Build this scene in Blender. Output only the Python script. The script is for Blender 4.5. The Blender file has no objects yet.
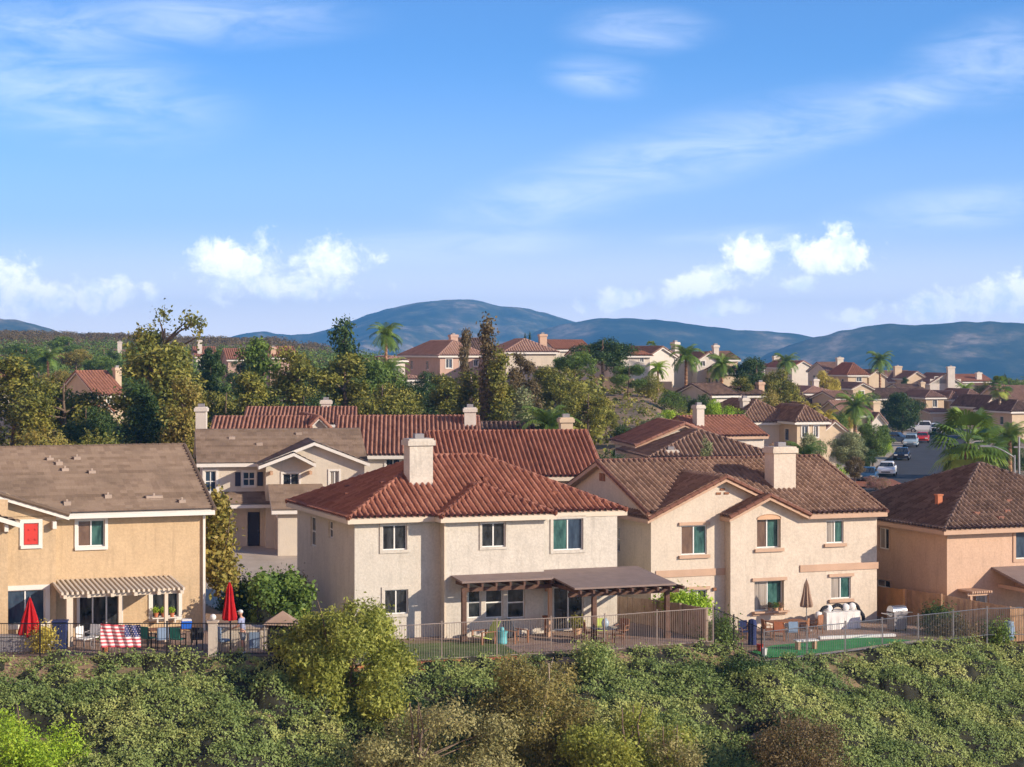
import bpy, bmesh, math, random
import numpy as np
from mathutils import Vector, Matrix
C = bpy.context.scene.collection
SC = bpy.context.scene
R = math.radians
# ------------------------------------------------------------------ camera, sky, sun, exposure
F, HY, ZC = 2000.0, 350.0, 13.1          # focal length in pixels, horizon row, camera height
cam = bpy.data.objects.new('camera', bpy.data.cameras.new('camera')); C.objects.link(cam)
cam.location = (0, 0, ZC); cam.rotation_euler = (R(90), 0, 0)
cam.data.sensor_width = 36; cam.data.lens = F / 1024 * 36
cam.data.shift_y = -(383.5 - HY) / 1024
cam.data.clip_start = 1; cam.data.clip_end = 30000
SC.camera = cam
TH = R(21)                                # direction of the row of houses
SUN_AZ, SUN_EL = R(44), R(20.5)           # azimuth measured from the row's rear facades towards the right
_a = TH + SUN_AZ
TOSUN = Vector((math.sin(_a) * math.cos(SUN_EL), -math.cos(_a) * math.cos(SUN_EL), math.sin(SUN_EL)))
sl = bpy.data.lights.new('sun', 'SUN'); sl.energy = 5.0; sl.angle = R(0.5); sl.color = (1.0, 0.84, 0.66)
so = bpy.data.objects.new('sun', sl); C.objects.link(so)
so.rotation_euler = TOSUN.to_track_quat('Z', 'Y').to_euler(); so.location = (60, -30, 60)
SC.view_settings.view_transform = 'Standard'; SC.view_settings.look = 'None'
SC.view_settings.exposure = 0.48; SC.view_settings.gamma = 1.0; SC.view_settings.use_curve_mapping = False
SC.cycles.use_denoising = True
SC.cycles.max_bounces = 6; SC.cycles.diffuse_bounces = 3; SC.cycles.glossy_bounces = 3
SC.cycles.transparent_max_bounces = 6; SC.cycles.volume_bounces = 0
SC.cycles.use_adaptive_sampling = True; SC.cycles.adaptive_threshold = 0.02

class NT:                                 # small helper for node trees
    def __init__(s, tree): s.t = tree; s.n = tree.nodes; s.l = tree.links
    def new(s, typ, **kw):
        n = s.n.new(typ)
        for k, v in kw.items(): setattr(n, k, v)
        return n
    def set(s, sock, v):
        if isinstance(v, bpy.types.NodeSocket): s.l.new(v, sock)
        else: sock.default_value = v
    def math(s, op, a, b=0.0, c=0.0, clamp=False):
        n = s.new('ShaderNodeMath', operation=op, use_clamp=clamp)
        s.set(n.inputs[0], a); s.set(n.inputs[1], b); s.set(n.inputs[2], c); return n.outputs[0]
    def mix(s, f, a, b, blend='MIX'):
        n = s.new('ShaderNodeMix', data_type='RGBA', blend_type=blend)
        s.set(n.inputs[0], f); s.set(n.inputs[6], a); s.set(n.inputs[7], b); return n.outputs[2]
    def noise(s, vec, scale, detail=4, rough=.55, dist=0.0):
        n = s.new('ShaderNodeTexNoise'); 
        if vec is not None: s.l.new(vec, n.inputs['Vector'])
        n.inputs['Scale'].default_value = scale; n.inputs['Detail'].default_value = detail
        n.inputs['Roughness'].default_value = rough; n.inputs['Distortion'].default_value = dist
        return n.outputs[0]
    def ramp(s, f, stops, interp='LINEAR'):
        n = s.new('ShaderNodeValToRGB'); e = n.color_ramp.elements; n.color_ramp.interpolation = interp
        while len(e) < len(stops): e.new(0.5)
        for i, (p, c) in enumerate(stops): e[i].position = p; e[i].color = c4(c)
        s.set(n.inputs[0], f); return n.outputs[0]
    def smooth(s, x, a, b):
        n = s.new('ShaderNodeMapRange', interpolation_type='SMOOTHSTEP')
        s.set(n.inputs[0], x); n.inputs[1].default_value = a; n.inputs[2].default_value = b; return n.outputs[0]
def c4(c):
    if isinstance(c, (int, float)): c = (c, c, c)
    return (c[0], c[1], c[2], 1.0)

w = bpy.data.worlds.new('World'); SC.world = w; w.use_nodes = True
N = NT(w.node_tree); N.n.clear()
def build_sky():
    tc = N.new('ShaderNodeTexCoord'); sp = N.new('ShaderNodeSeparateXYZ'); N.l.new(tc.outputs['Generated'], sp.inputs[0])
    x, y, z = sp.outputs
    cb = N.new('ShaderNodeCombineXYZ'); N.set(cb.inputs[0], x); N.set(cb.inputs[1], y)
    N.set(cb.inputs[2], N.math('ADD', N.math('MULTIPLY', N.math('MAXIMUM', z, 0.0), SKY_STRETCH), 0.03))
    nv = N.new('ShaderNodeVectorMath', operation='NORMALIZE'); N.l.new(cb.outputs[0], nv.inputs[0])
    sky = N.new('ShaderNodeTexSky', sky_type='NISHITA', sun_disc=False, sun_elevation=SUN_EL, sun_rotation=R(180) - _a)
    sky.air_density = 1.0; sky.dust_density = 0.6; sky.ozone_density = 2.2
    N.l.new(nv.outputs[0], sky.inputs[0])
    col = N.mix(1.0, sky.outputs[0], SKY_TINT, 'MULTIPLY')
    ya = N.math('MAXIMUM', y, 0.05)
    tx = N.math('DIVIDE', x, ya); tz = N.math('DIVIDE', z, ya)
    tv = N.new('ShaderNodeCombineXYZ'); N.set(tv.inputs[0], tx); N.set(tv.inputs[1], tz)
    def q(px, py): return ((px - 512) / F, (HY - py) / F)
    def blob(px, py, rx, ry, rot=0.0, vec=None):
        cx, cz = q(px, py)
        m = N.new('ShaderNodeMapping', vector_type='TEXTURE')
        m.inputs['Location'].default_value = (cx, cz, 0); m.inputs['Rotation'].default_value = (0, 0, R(rot))
        m.inputs['Scale'].default_value = (rx / F, ry / F, 1)
        N.l.new((vec or tv.outputs[0]), m.inputs[0])
        ln = N.new('ShaderNodeVectorMath', operation='LENGTH'); N.l.new(m.outputs[0], ln.inputs[0])
        return N.math('SUBTRACT', 1.0, ln.outputs['Value'])
    def union(bl):
        o = bl[0]
        for b in bl[1:]: o = N.math('MAXIMUM', o, b)
        return o
    # heaped clouds near the skyline
    e = union([blob(*b) for b in CUMULUS])
    n1 = N.noise(tv.outputs[0], 70, 10, .62, .25)
    m = N.math('ADD', e, N.math('MULTIPLY', N.math('SUBTRACT', n1, .5), 2.6))
    cum = N.smooth(m, 0.0, .62)
    n2 = N.noise(tv.outputs[0], 75, 8, .65, .3)
    ccol = N.ramp(n2, [(.38, CLOUD_LO), (.56, CLOUD_HI)])
    # thin high streaks
    mp = N.new('ShaderNodeMapping'); mp.inputs['Rotation'].default_value = (0, 0, R(-18)); mp.inputs['Scale'].default_value = (7, 30, 1)
    N.l.new(tv.outputs[0], mp.inputs[0])
    n3 = N.noise(mp.outputs[0], 2.2, 9, .62, .8)
    e2 = union([blob(*b) for b in CIRRUS])
    ci = N.math('MULTIPLY', N.smooth(e2, -.45, 0.8), N.smooth(n3, .22, .78))
    ci = N.math('MULTIPLY', ci, .34)
    # pale veil over the skyline
    veil = N.math('MULTIPLY', N.smooth(tz, 0.155, .0), SKY_VEIL)
    col = N.mix(veil, col, c4(VEIL_COL))
    low = N.math('MULTIPLY', N.smooth(tz, .07, -.004), .6)
    col = N.mix(low, col, c4((13.0, 11.8, 12.0)))           # bright band on the horizon
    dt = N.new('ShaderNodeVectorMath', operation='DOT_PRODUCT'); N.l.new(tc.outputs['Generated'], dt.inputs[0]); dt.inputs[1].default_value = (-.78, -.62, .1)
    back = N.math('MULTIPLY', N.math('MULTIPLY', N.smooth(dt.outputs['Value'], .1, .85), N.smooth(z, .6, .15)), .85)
    col = N.mix(back, col, c4((13.0, 7.4, 4.2)))          # added warm sky glow, out of view behind the viewer, fills the shaded walls
    zen = N.smooth(z, .20, .65)
    col = N.mix(N.math('MULTIPLY', zen, .5), col, c4((.4, .8, 1.6)))   # deeper blue overhead
    col = N.mix(ci, col, c4((8.2, 8.6, 9.8))); col = N.mix(N.math('MULTIPLY', cum, .86), col, ccol)
    bg = N.new('ShaderNodeBackground'); bg.inputs[1].default_value = SKY_STRENGTH
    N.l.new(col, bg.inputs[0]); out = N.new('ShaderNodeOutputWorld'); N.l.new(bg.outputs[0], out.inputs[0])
SKY_STRENGTH, SKY_STRETCH, SKY_VEIL = 0.127, 2.0, 0.74
SKY_TINT = c4((.66, 1.06, 1.50)); VEIL_COL = (3.9, 4.5, 6.7); CLOUD_LO = (7.6, 8.3, 9.6); CLOUD_HI = (10.6, 10.6, 10.9)
CUMULUS = [(235, 268, 60, 34, 0), (330, 262, 48, 26, 0), (290, 285, 90, 18, 0), (30, 300, 90, 28, 4), (100, 296, 60, 20, 0), (5, 272, 30, 22, 0),
           (745, 258, 36, 26, 0), (700, 285, 60, 18, 12), (620, 300, 45, 15, 8), (830, 256, 52, 32, 0), (800, 282, 36, 12, 0),
           (720, 308, 34, 14, 0), (955, 305, 70, 20, 6), (1010, 296, 50, 24, 0), (850, 318, 30, 10, 0)]
CIRRUS = [(560, 195, 120, 30, 12), (700, 150, 240, 34, 15), (880, 105, 190, 26, 18), (640, 30, 70, 22, 0), (600, 76, 50, 20, -5), (70, 90, 150, 50, -8),
          (110, 110, 90, 32, 0), (960, 208, 120, 22, 6), (450, 245, 130, 18, 3), (60, 30, 130, 30, 0), (740, 235, 80, 10, 2), (1000, 60, 90, 40, 10), (200, 20, 150, 26, 0)]
build_sky()

# ------------------------------------------------------------------ materials
MATS = {}
def mk(name):
    m = bpy.data.materials.new(name); m.use_nodes = True; t = NT(m.node_tree)
    b = t.n['Principled BSDF']; MATS[name] = m; return m, t, b
def mat(name, col, rough=.85, var=.16, scale=1.2, bump=0.0, bscale=30, spec=.3, metal=0.0, fine=0.0, fscale=60, stain=0.0):
    m, t, b = mk(name)
    tc = t.new('ShaderNodeTexCoord').outputs['Object']
    n = t.noise(tc, scale, 5)
    lo = tuple(v * (1 - var) for v in col); hi = tuple(min(v * (1 + var), 1) for v in col)
    c = t.ramp(n, [(.3, lo), (.7, hi)])
    if fine:
        nf = t.noise(tc, fscale, 3); c = t.mix(fine, c, t.ramp(nf, [(.35, .25), (.65, 1.0)]), 'MULTIPLY')
    if stain:
        mp = t.new('ShaderNodeMapping'); mp.inputs['Scale'].default_value = (3, 3, .35); t.l.new(tc, mp.inputs[0])
        ns = t.noise(mp.outputs[0], 1.3, 6, .65); c = t.mix(t.math('MULTIPLY', t.smooth(ns, .5, .72), stain), c, c4(tuple(v * .55 for v in col)))
    t.l.new(c, b.inputs['Base Color'])
    b.inputs['Roughness'].default_value = rough; b.inputs['Specular IOR Level'].default_value = spec; b.inputs['Metallic'].default_value = metal
    if bump:
        bp = t.new('ShaderNodeBump'); bp.inputs['Strength'].default_value = bump; bp.inputs['Distance'].default_value = .03
        t.l.new(t.noise(tc, bscale, 4), bp.inputs['Height']); t.l.new(bp.outputs[0], b.inputs['Normal'])
    return m
def tile_mat(name, cols, stain=.35):
    m, t, b = mk(name)
    at = t.new('ShaderNodeAttribute', attribute_name='rnd').outputs['Fac']
    k = len(cols)
    c = t.ramp(at, [(i / max(k - 1, 1), cc) for i, cc in enumerate(cols)])
    tc = t.new('ShaderNodeTexCoord').outputs['Object']
    n = t.noise(tc, .6, 6, .6); c = t.mix(t.math('MULTIPLY', t.smooth(n, .42, .7), stain), c, c4(tuple(v * .5 for v in cols[0])))
    n2 = t.noise(tc, 22, 3); c = t.mix(.35, c, t.ramp(n2, [(.3, .45), (.7, 1.0)]), 'MULTIPLY')
    t.l.new(c, b.inputs['Base Color']); b.inputs['Roughness'].default_value = .8; b.inputs['Specular IOR Level'].default_value = .25
    return m
def leaf_mat(name, cols, trans=.22, patch=.5):
    m, t, b = mk(name)
    at = t.new('ShaderNodeAttribute', attribute_name='rnd').outputs['Fac']
    g = t.new('ShaderNodeNewGeometry').outputs['Position']
    n = t.noise(g, patch, 3)
    f = t.math('ADD', t.math('MULTIPLY', at, .6), t.math('MULTIPLY', t.math('SUBTRACT', n, .28), .9), clamp=True)
    k = len(cols); c = t.ramp(f, [(i / (k - 1), cc) for i, cc in enumerate(cols)])
    t.l.new(c, b.inputs['Base Color']); b.inputs['Roughness'].default_value = .6; b.inputs['Specular IOR Level'].default_value = .3
    tr = t.new('ShaderNodeBsdfTranslucent'); t.l.new(c, tr.inputs[0])
    mx = t.new('ShaderNodeMixShader'); mx.inputs[0].default_value = trans
    t.l.new(b.outputs[0], mx.inputs[1]); t.l.new(tr.outputs[0], mx.inputs[2])
    t.l.new(mx.outputs[0], t.n['Material Output'].inputs[0]); return m
def glass_mat(name, col, col2=None, rough=.04, sc=(2.2, 1, .7)):
    m, t, b = mk(name); tc = t.new('ShaderNodeTexCoord').outputs['Object']
    mp = t.new('ShaderNodeMapping'); mp.inputs['Scale'].default_value = sc; t.l.new(tc, mp.inputs[0])
    c = t.ramp(t.noise(mp.outputs[0], 2.0, 4, .6), [(.35, col), (.65, col2 or tuple(v * 2.2 for v in col))])
    t.l.new(c, b.inputs['Base Color']); b.inputs['Roughness'].default_value = rough; b.inputs['Specular IOR Level'].default_value = .6
    return m
def brick_mat(name, c1, c2, mortar, scale=5, bw=.5, bh=.25):
    m, t, b = mk(name); tc = t.new('ShaderNodeTexCoord').outputs['Object']
    br = t.new('ShaderNodeTexBrick'); t.l.new(tc, br.inputs[0])
    br.inputs['Color1'].default_value = c4(c1); br.inputs['Color2'].default_value = c4(c2); br.inputs['Mortar'].default_value = c4(mortar)
    br.inputs['Scale'].default_value = scale; br.inputs['Brick Width'].default_value = bw; br.inputs['Row Height'].default_value = bh
    t.l.new(br.outputs[0], b.inputs['Base Color']); b.inputs['Roughness'].default_value = .85; return m
M = MATS
mat('stucco_white', (0.54, 0.5, 0.435), var=.07, bump=.35, bscale=14, fine=.2, fscale=9, stain=.4)
mat('stucco_cream', (0.51, 0.375, 0.23), var=.07, bump=.35, bscale=14, fine=.18, fscale=9, stain=.38)
mat('stucco_peach', (0.58, 0.5, 0.41), var=.06, bump=.35, bscale=14, fine=.18, fscale=9, stain=.38)
mat('stucco_orange', (0.54, 0.37, 0.265), var=.06, bump=.35, bscale=14, fine=.18, fscale=9, stain=.38)
mat('stucco_tan', (0.56, 0.5, 0.415), var=.08, bump=.3, bscale=14, fine=.1, fscale=25, stain=.25)
mat('stucco_pink', (0.45, 0.31, 0.25), var=.08, stain=.2)
mat('stucco_pale', (0.55, 0.5, 0.44), var=.06, stain=.2)
mat('stucco_warm', (0.52, 0.41, 0.29), var=.07, stain=.2)
mat('trim_white', (0.64, 0.61, 0.56), var=.05)
mat('trim_cream', (0.58, 0.5, 0.4), var=.06)
mat('trim_tan', (.52, .33, .21), var=.08)
mat('trim_peach', (0.46, 0.31, 0.22), var=.08)
mat('brown_wood', (.10, .055, .04), var=.25, scale=4)
mat('cover_top', (.235, .175, .155), var=.1, scale=2, fine=.2, fscale=40)
mat('vinyl', (0.66, 0.66, 0.64), rough=.4, var=.03)
glass_mat('glass_dark', (.008, .010, .012), (.05, .055, .06)); glass_mat('glass_teal', (.015, .05, .05), (.06, .15, .135))
glass_mat('glass_blue', (.02, .035, .06), (.05, .08, .12)); glass_mat('glass_blind', (.12, .10, .085), (.42, .37, .32), .25, (9, 1, .15))
glass_mat('glass_brown', (.10, .06, .045), (.16, .10, .07), .15)
mat('red_paint', (.52, .04, .03), rough=.5); mat('red_cloth', (.40, .008, .012), var=.2, scale=6)
mat('tan_cloth', (.33, .23, .17), var=.15); mat('black_metal', (.015, .015, .017), rough=.45, var=.1)
mat('silver_metal', (.26, .26, .27), rough=.35, var=.1, metal=.6); mat('grey_metal', (.22, .21, .22), rough=.5)
mat('ivory_metal', (.27, .22, .19), rough=.5); mat('steel', (.55, .55, .56), rough=.25, metal=.9)
mat('concrete', (0.45, 0.375, 0.3), var=.14, scale=.7, fine=.2, fscale=14, bump=.2)
mat('paving', (0.3, 0.205, 0.16), var=.14, scale=1.5, fine=.2, fscale=10)
mat('asphalt', (.055, .055, .06), var=.2, scale=.4, fine=.2, fscale=12)
mat('soil', (.17, .11, .065), var=.35, scale=.8, fine=.4, fscale=9, bump=.6, bscale=4)
mat('bark_chip', (.36, .13, .06), var=.3, scale=4, fine=.4, fscale=30)
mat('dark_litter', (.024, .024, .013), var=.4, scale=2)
mat('lawn', (.10, .14, .04), var=.35, scale=2, fine=.3, fscale=30)
mat('putting_turf', (0.035, 0.27, 0.07), var=.2, scale=2, fine=.2, fscale=40)
mat('cedar', (.42, .26, .15), var=.22, scale=2.0, fine=.25, fscale=18); mat('cedar_sun_tint', (.66, .36, .14), var=.15, scale=2, fine=.2, fscale=18)  # second cedar is brightened to stand in for sun between the houses
mat('grey_wood', (.44, .33, .25), var=.2, scale=2.5, fine=.25, fscale=18)
mat('bark', (.14, .10, .07), var=.35, scale=5, bump=.5); mat('pale_bark', (.42, .34, .26), var=.3, scale=3, bump=.3)
mat('palm_trunk', (.30, .17, .10), var=.3, scale=5, bump=.5, bscale=6)
mat('skin', (.52, .28, .19), rough=.55); mat('shirt_cloth', (.26, .29, .44), var=.35, scale=14); mat('shorts_cloth', (.20, .22, .26))
mat('white_cloth', (0.62, 0.61, 0.6)); mat('shoe', (.75, .74, .73)); mat('black_cloth', (.02, .022, .03), var=.3)
mat('blue_plastic', (.02, .12, .55), rough=.4); mat('teal_paint', (.10, .36, .40), rough=.5); mat('blue_cloth', (.20, .28, .40))
mat('green_cloth', (.03, .17, .12)); mat('navy', (.02, .03, .10)); mat('door_blue', (.025, .03, .055), rough=.5)
mat('terracotta', (.45, .16, .08)); mat('wood_brown', (.24, .11, .06), var=.2, scale=5); mat('lime_cloth', (.45, .55, .12))
mat('rubber', (.02, .02, .02), rough=.7); mat('garage_white', (0.55, 0.5, 0.43)); mat('flag_red', (.60, .10, .12)); mat('flag_white', (.72, .62, .62))
mat('car_white', (.75, .76, .78), rough=.25, spec=.6, var=.02); mat('car_black', (.015, .017, .03), rough=.2, spec=.6); mat('car_silver', (.30, .40, .48), rough=.25, spec=.6)
mat('car_red', (.55, .03, .02), rough=.25, spec=.6); mat('car_navy', (.03, .07, .13), rough=.25, spec=.6); mat('car_blue', (.20, .33, .50), rough=.25, spec=.6)
tile_mat('tile_red', [(.20, .073, .046), (.32, .128, .082), (.38, .165, .110), (.27, .102, .066), (.46, .23, .155)], .3)
tile_mat('tile_rust', [(.20, .090, .062), (.31, .148, .104), (.38, .195, .14), (.26, .115, .08)], .3)
tile_mat('tile_brown', [(.15, .088, .060), (.24, .150, .108), (.32, .205, .150), (.20, .120, .086), (.42, .29, .215)], .3)
tile_mat('tile_dark', [(.085, .053, .042), (.15, .098, .077), (.21, .138, .11), (.12, .076, .06), (.34, .24, .19)], .3)
tile_mat('tile_grey', [(.165, .115, .082), (.22, .158, .116), (.25, .183, .136), (.19, .135, .10)], .4)
mat('vent_metal', (.34, .27, .22))
tile_mat('tile_far', [(.20, .125, .10), (.30, .19, .15), (.25, .155, .12)], .25)
tile_mat('tile_farred', [(.25, .115, .08), (.36, .17, .115), (.30, .14, .095)], .25)
tile_mat('tile_pink', [(.34, .20, .15), (.44, .28, .22), (.38, .24, .18)], .25)
leaf_mat('leaf_olive', [(0.032, 0.045, 0.012), (0.115, 0.134, 0.026), (0.276, 0.263, 0.048), (0.483, 0.403, 0.090)])
leaf_mat('leaf_dark', [(0.021, 0.043, 0.014), (0.048, 0.090, 0.024), (0.103, 0.157, 0.034)])
leaf_mat('leaf_green', [(0.040, 0.078, 0.016), (0.115, 0.185, 0.035), (0.241, 0.325, 0.060)])
leaf_mat('leaf_lime', [(0.123, 0.228, 0.021), (0.298, 0.455, 0.035), (0.525, 0.600, 0.061)], .3)
leaf_mat('leaf_gold', [(0.201, 0.196, 0.035), (0.483, 0.392, 0.070), (0.600, 0.530, 0.105)])
leaf_mat('leaf_brown', [(0.069, 0.056, 0.025), (0.149, 0.112, 0.050), (0.253, 0.179, 0.080)])
leaf_mat('leaf_grey', [(0.121, 0.147, 0.070), (0.262, 0.295, 0.140), (0.422, 0.431, 0.210)])
leaf_mat('leaf_mixed', [(0.081, 0.095, 0.020), (0.207, 0.202, 0.040), (0.322, 0.246, 0.060), (0.380, 0.336, 0.080)])
leaf_mat('leaf_cover', [(0.051, 0.094, 0.029), (0.128, 0.192, 0.055), (0.243, 0.306, 0.088), (0.410, 0.432, 0.138), (0.448, 0.324, 0.143)], .2, .35)
leaf_mat('leaf_autumn', [(0.069, 0.067, 0.022), (0.172, 0.157, 0.050), (0.310, 0.258, 0.080), (0.391, 0.302, 0.110)], .25, .8)
leaf_mat('leaf_dusty', [(.09, .095, .035), (.22, .21, .08), (.38, .34, .14), (.46, .41, .18)], .25, .8)
leaf_mat('leaf_feather', [(.08, .10, .02), (.22, .25, .045), (.38, .40, .08), (.48, .46, .11)], .36, .8)
leaf_mat('leaf_flower', [(.10, .13, .04), (.28, .20, .10), (.45, .22, .20), (.55, .38, .30)])
leaf_mat('leaf_palm', [(0.060, 0.118, 0.021), (0.161, 0.255, 0.044), (0.402, 0.431, 0.088)], .2, 1.0)

# ------------------------------------------------------------------ mesh helpers
def tag(o, label=None, cat=None, group=None, kind=None):
    if label: o['label'] = label
    if cat: o['category'] = cat
    if group: o['group'] = group
    if kind: o['kind'] = kind
    return o
def empty(name, loc, rz=0.0, label=None, cat=None, group=None):
    o = bpy.data.objects.new(name, None); C.objects.link(o); o.location = loc; o.rotation_euler = (0, 0, rz)
    o.empty_display_size = .3; return tag(o, label, cat, group)
def link(name, me, m=None, parent=None):
    o = bpy.data.objects.new(name, me); C.objects.link(o)
    if m is not None: me.materials.append(MATS[m] if isinstance(m, str) else m)
    if parent: o.parent = parent
    return o
class MB:
    def __init__(s): s.v = []; s.f = []; s.mi = []
    def quad(s, *p, mi=0):
        i = len(s.v); s.v += [tuple(q) for q in p]; s.f.append(tuple(range(i, i + len(p)))); s.mi.append(mi); return s
    def box(s, x0, x1, y0, y1, z0, z1, mi=0):
        if x0 > x1: x0, x1 = x1, x0
        if y0 > y1: y0, y1 = y1, y0
        if z0 > z1: z0, z1 = z1, z0
        i = len(s.v)
        s.v += [(x0, y0, z0), (x1, y0, z0), (x1, y1, z0), (x0, y1, z0), (x0, y0, z1), (x1, y0, z1), (x1, y1, z1), (x0, y1, z1)]
        for f in ((0, 3, 2, 1), (4, 5, 6, 7), (0, 1, 5, 4), (1, 2, 6, 5), (2, 3, 7, 6), (3, 0, 4, 7)):
            s.f.append(tuple(i + k for k in f)); s.mi.append(mi)
        return s
    def prism(s, poly, z0, z1, mi=0):           # polygon in the ground plane pulled up
        n = len(poly); i = len(s.v)
        s.v += [(p[0], p[1], z0) for p in poly] + [(p[0], p[1], z1) for p in poly]
        s.f.append(tuple(i + k for k in reversed(range(n)))); s.f.append(tuple(i + n + k for k in range(n)))
        for k in range(n): s.f.append((i + k, i + (k + 1) % n, i + n + (k + 1) % n, i + n + k))
        s.mi += [mi] * (n + 2); return s
    def slab(s, poly, dz, mi=0):                # 3-D polygon thickened downwards by dz
        n = len(poly); i = len(s.v)
        s.v += [tuple(p) for p in poly] + [(p[0], p[1], p[2] - dz) for p in poly]
        s.f.append(tuple(i + k for k in range(n))); s.f.append(tuple(i + n + k for k in reversed(range(n))))
        for k in range(n): s.f.append((i + (k + 1) % n, i + k, i + n + k, i + n + (k + 1) % n))
        s.mi += [mi] * (n + 2); return s
    def tube(s, p0, p1, r0, r1=None, n=8, mi=0, cap=True):
        r1 = r0 if r1 is None else r1; a = Vector(p0); b = Vector(p1); d = (b - a)
        if d.length < 1e-6: return s
        q = d.to_track_quat('Z', 'Y'); i = len(s.v)
        for c, r in ((a, r0), (b, r1)):
            for k in range(n):
                t = 2 * math.pi * k / n; s.v.append(tuple(c + q @ Vector((r * math.cos(t), r * math.sin(t), 0))))
        for k in range(n): s.f.append((i + k, i + (k + 1) % n, i + n + (k + 1) % n, i + n + k)); s.mi.append(mi)
        if cap: s.f.append(tuple(i + k for k in reversed(range(n)))); s.f.append(tuple(i + n + k for k in range(n))); s.mi += [mi, mi]
        return s
    def path(s, pts, rs, n=7, mi=0):
        for k in range(len(pts) - 1): s.tube(pts[k], pts[k + 1], rs[k], rs[k + 1], n, mi)
        return s
    def lathe(s, prof, c=(0, 0, 0), n=16, mi=0, fold=0.0, folds=8):
        i = len(s.v); m = len(prof)
        for (r, z) in prof:
            for k in range(n):
                t = 2 * math.pi * k / n; rr = r * (1 + fold * math.cos(folds * t))
                s.v.append((c[0] + rr * math.cos(t), c[1] + rr * math.sin(t), c[2] + z))
        for j in range(m - 1):
            for k in range(n):
                s.f.append((i + j * n + k, i + j * n + (k + 1) % n, i + (j + 1) * n + (k + 1) % n, i + (j + 1) * n + k)); s.mi.append(mi)
        s.f.append(tuple(i + k for k in reversed(range(n)))); s.f.append(tuple(i + (m - 1) * n + k for k in range(n))); s.mi += [mi, mi]
        return s
    def ball(s, c, r, n=10, m=7, mi=0):
        if isinstance(r, (int, float)): r = (r, r, r)
        i = len(s.v)
        for j in range(m + 1):
            ph = math.pi * j / m
            for k in range(n):
                t = 2 * math.pi * k / n
                s.v.append((c[0] + r[0] * math.sin(ph) * math.cos(t), c[1] + r[1] * math.sin(ph) * math.sin(t), c[2] - r[2] * math.cos(ph)))
        for j in range(m):
            for k in range(n): s.f.append((i + j * n + k, i + j * n + (k + 1) % n, i + (j + 1) * n + (k + 1) % n, i + (j + 1) * n + k)); s.mi.append(mi)
        return s
    def build(s, name, mats, parent=None, smooth=False, bevel=0.0):
        me = bpy.data.meshes.new(name); me.from_pydata(s.v, [], s.f)
        if isinstance(mats, str): mats = [mats]
        for m in mats: me.materials.append(MATS[m])
        if len(mats) > 1: me.polygons.foreach_set('material_index', s.mi)
        if smooth: me.polygons.foreach_set('use_smooth', [True] * len(me.polygons))
        if bevel:
            bm = bmesh.new(); bm.from_mesh(me); bmesh.ops.remove_doubles(bm, verts=bm.verts, dist=1e-4)
            bmesh.ops.bevel(bm, geom=bm.edges[:], offset=bevel, segments=1, affect='EDGES', clamp_overlap=True); bm.to_mesh(me); bm.free()
        me.update()
        return link(name, me, None, parent)
def np_mesh(name, V, Q, rnd=None, smooth=False):
    me = bpy.data.meshes.new(name); n = len(V); k = len(Q); w_ = Q.shape[1]
    me.vertices.add(n); me.vertices.foreach_set('co', np.ascontiguousarray(V, dtype=np.float32).ravel())
    me.loops.add(k * w_); me.loops.foreach_set('vertex_index', np.ascontiguousarray(Q, dtype=np.int32).ravel())
    me.polygons.add(k); me.polygons.foreach_set('loop_start', np.arange(0, k * w_, w_, dtype=np.int32))
    if rnd is not None:
        a = me.attributes.new('rnd', 'FLOAT', 'FACE'); a.data.foreach_set('value', np.ascontiguousarray(rnd, dtype=np.float32))
    me.update(calc_edges=True); me.validate()
    if smooth: me.polygons.foreach_set('use_smooth', np.ones(k, dtype=bool))
    return me

# a frame standing on the ground: origin at a house corner, u along its rear facade, v away from the viewer
class Frame:
    def __init__(s, px, Y, z0, th=TH):
        s.X0 = (px - 512) / F * Y; s.Y0 = Y; s.z0 = z0; s.th = th; s.c = math.cos(th); s.s = math.sin(th)
    def u(s, px, v=0.0): t = (px - 512) / F; return (t * (s.Y0 + v * s.c) - s.X0 + v * s.s) / (s.c - t * s.s)
    def v(s, px, u=0.0): t = (px - 512) / F; return (s.X0 + u * s.c - t * (s.Y0 + u * s.s)) / (s.s + t * s.c)
    def z(s, py, u, v=0.0): return ZC - (py - HY) / F * (s.Y0 + u * s.s + v * s.c) - s.z0
    def W(s, u, v, z=0.0): return (s.X0 + u * s.c - v * s.s, s.Y0 + u * s.s + v * s.c, s.z0 + z)
    def root(s, name, label, cat, group=None): return empty(name, (s.X0, s.Y0, s.z0), s.th, label, cat, group)

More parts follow.
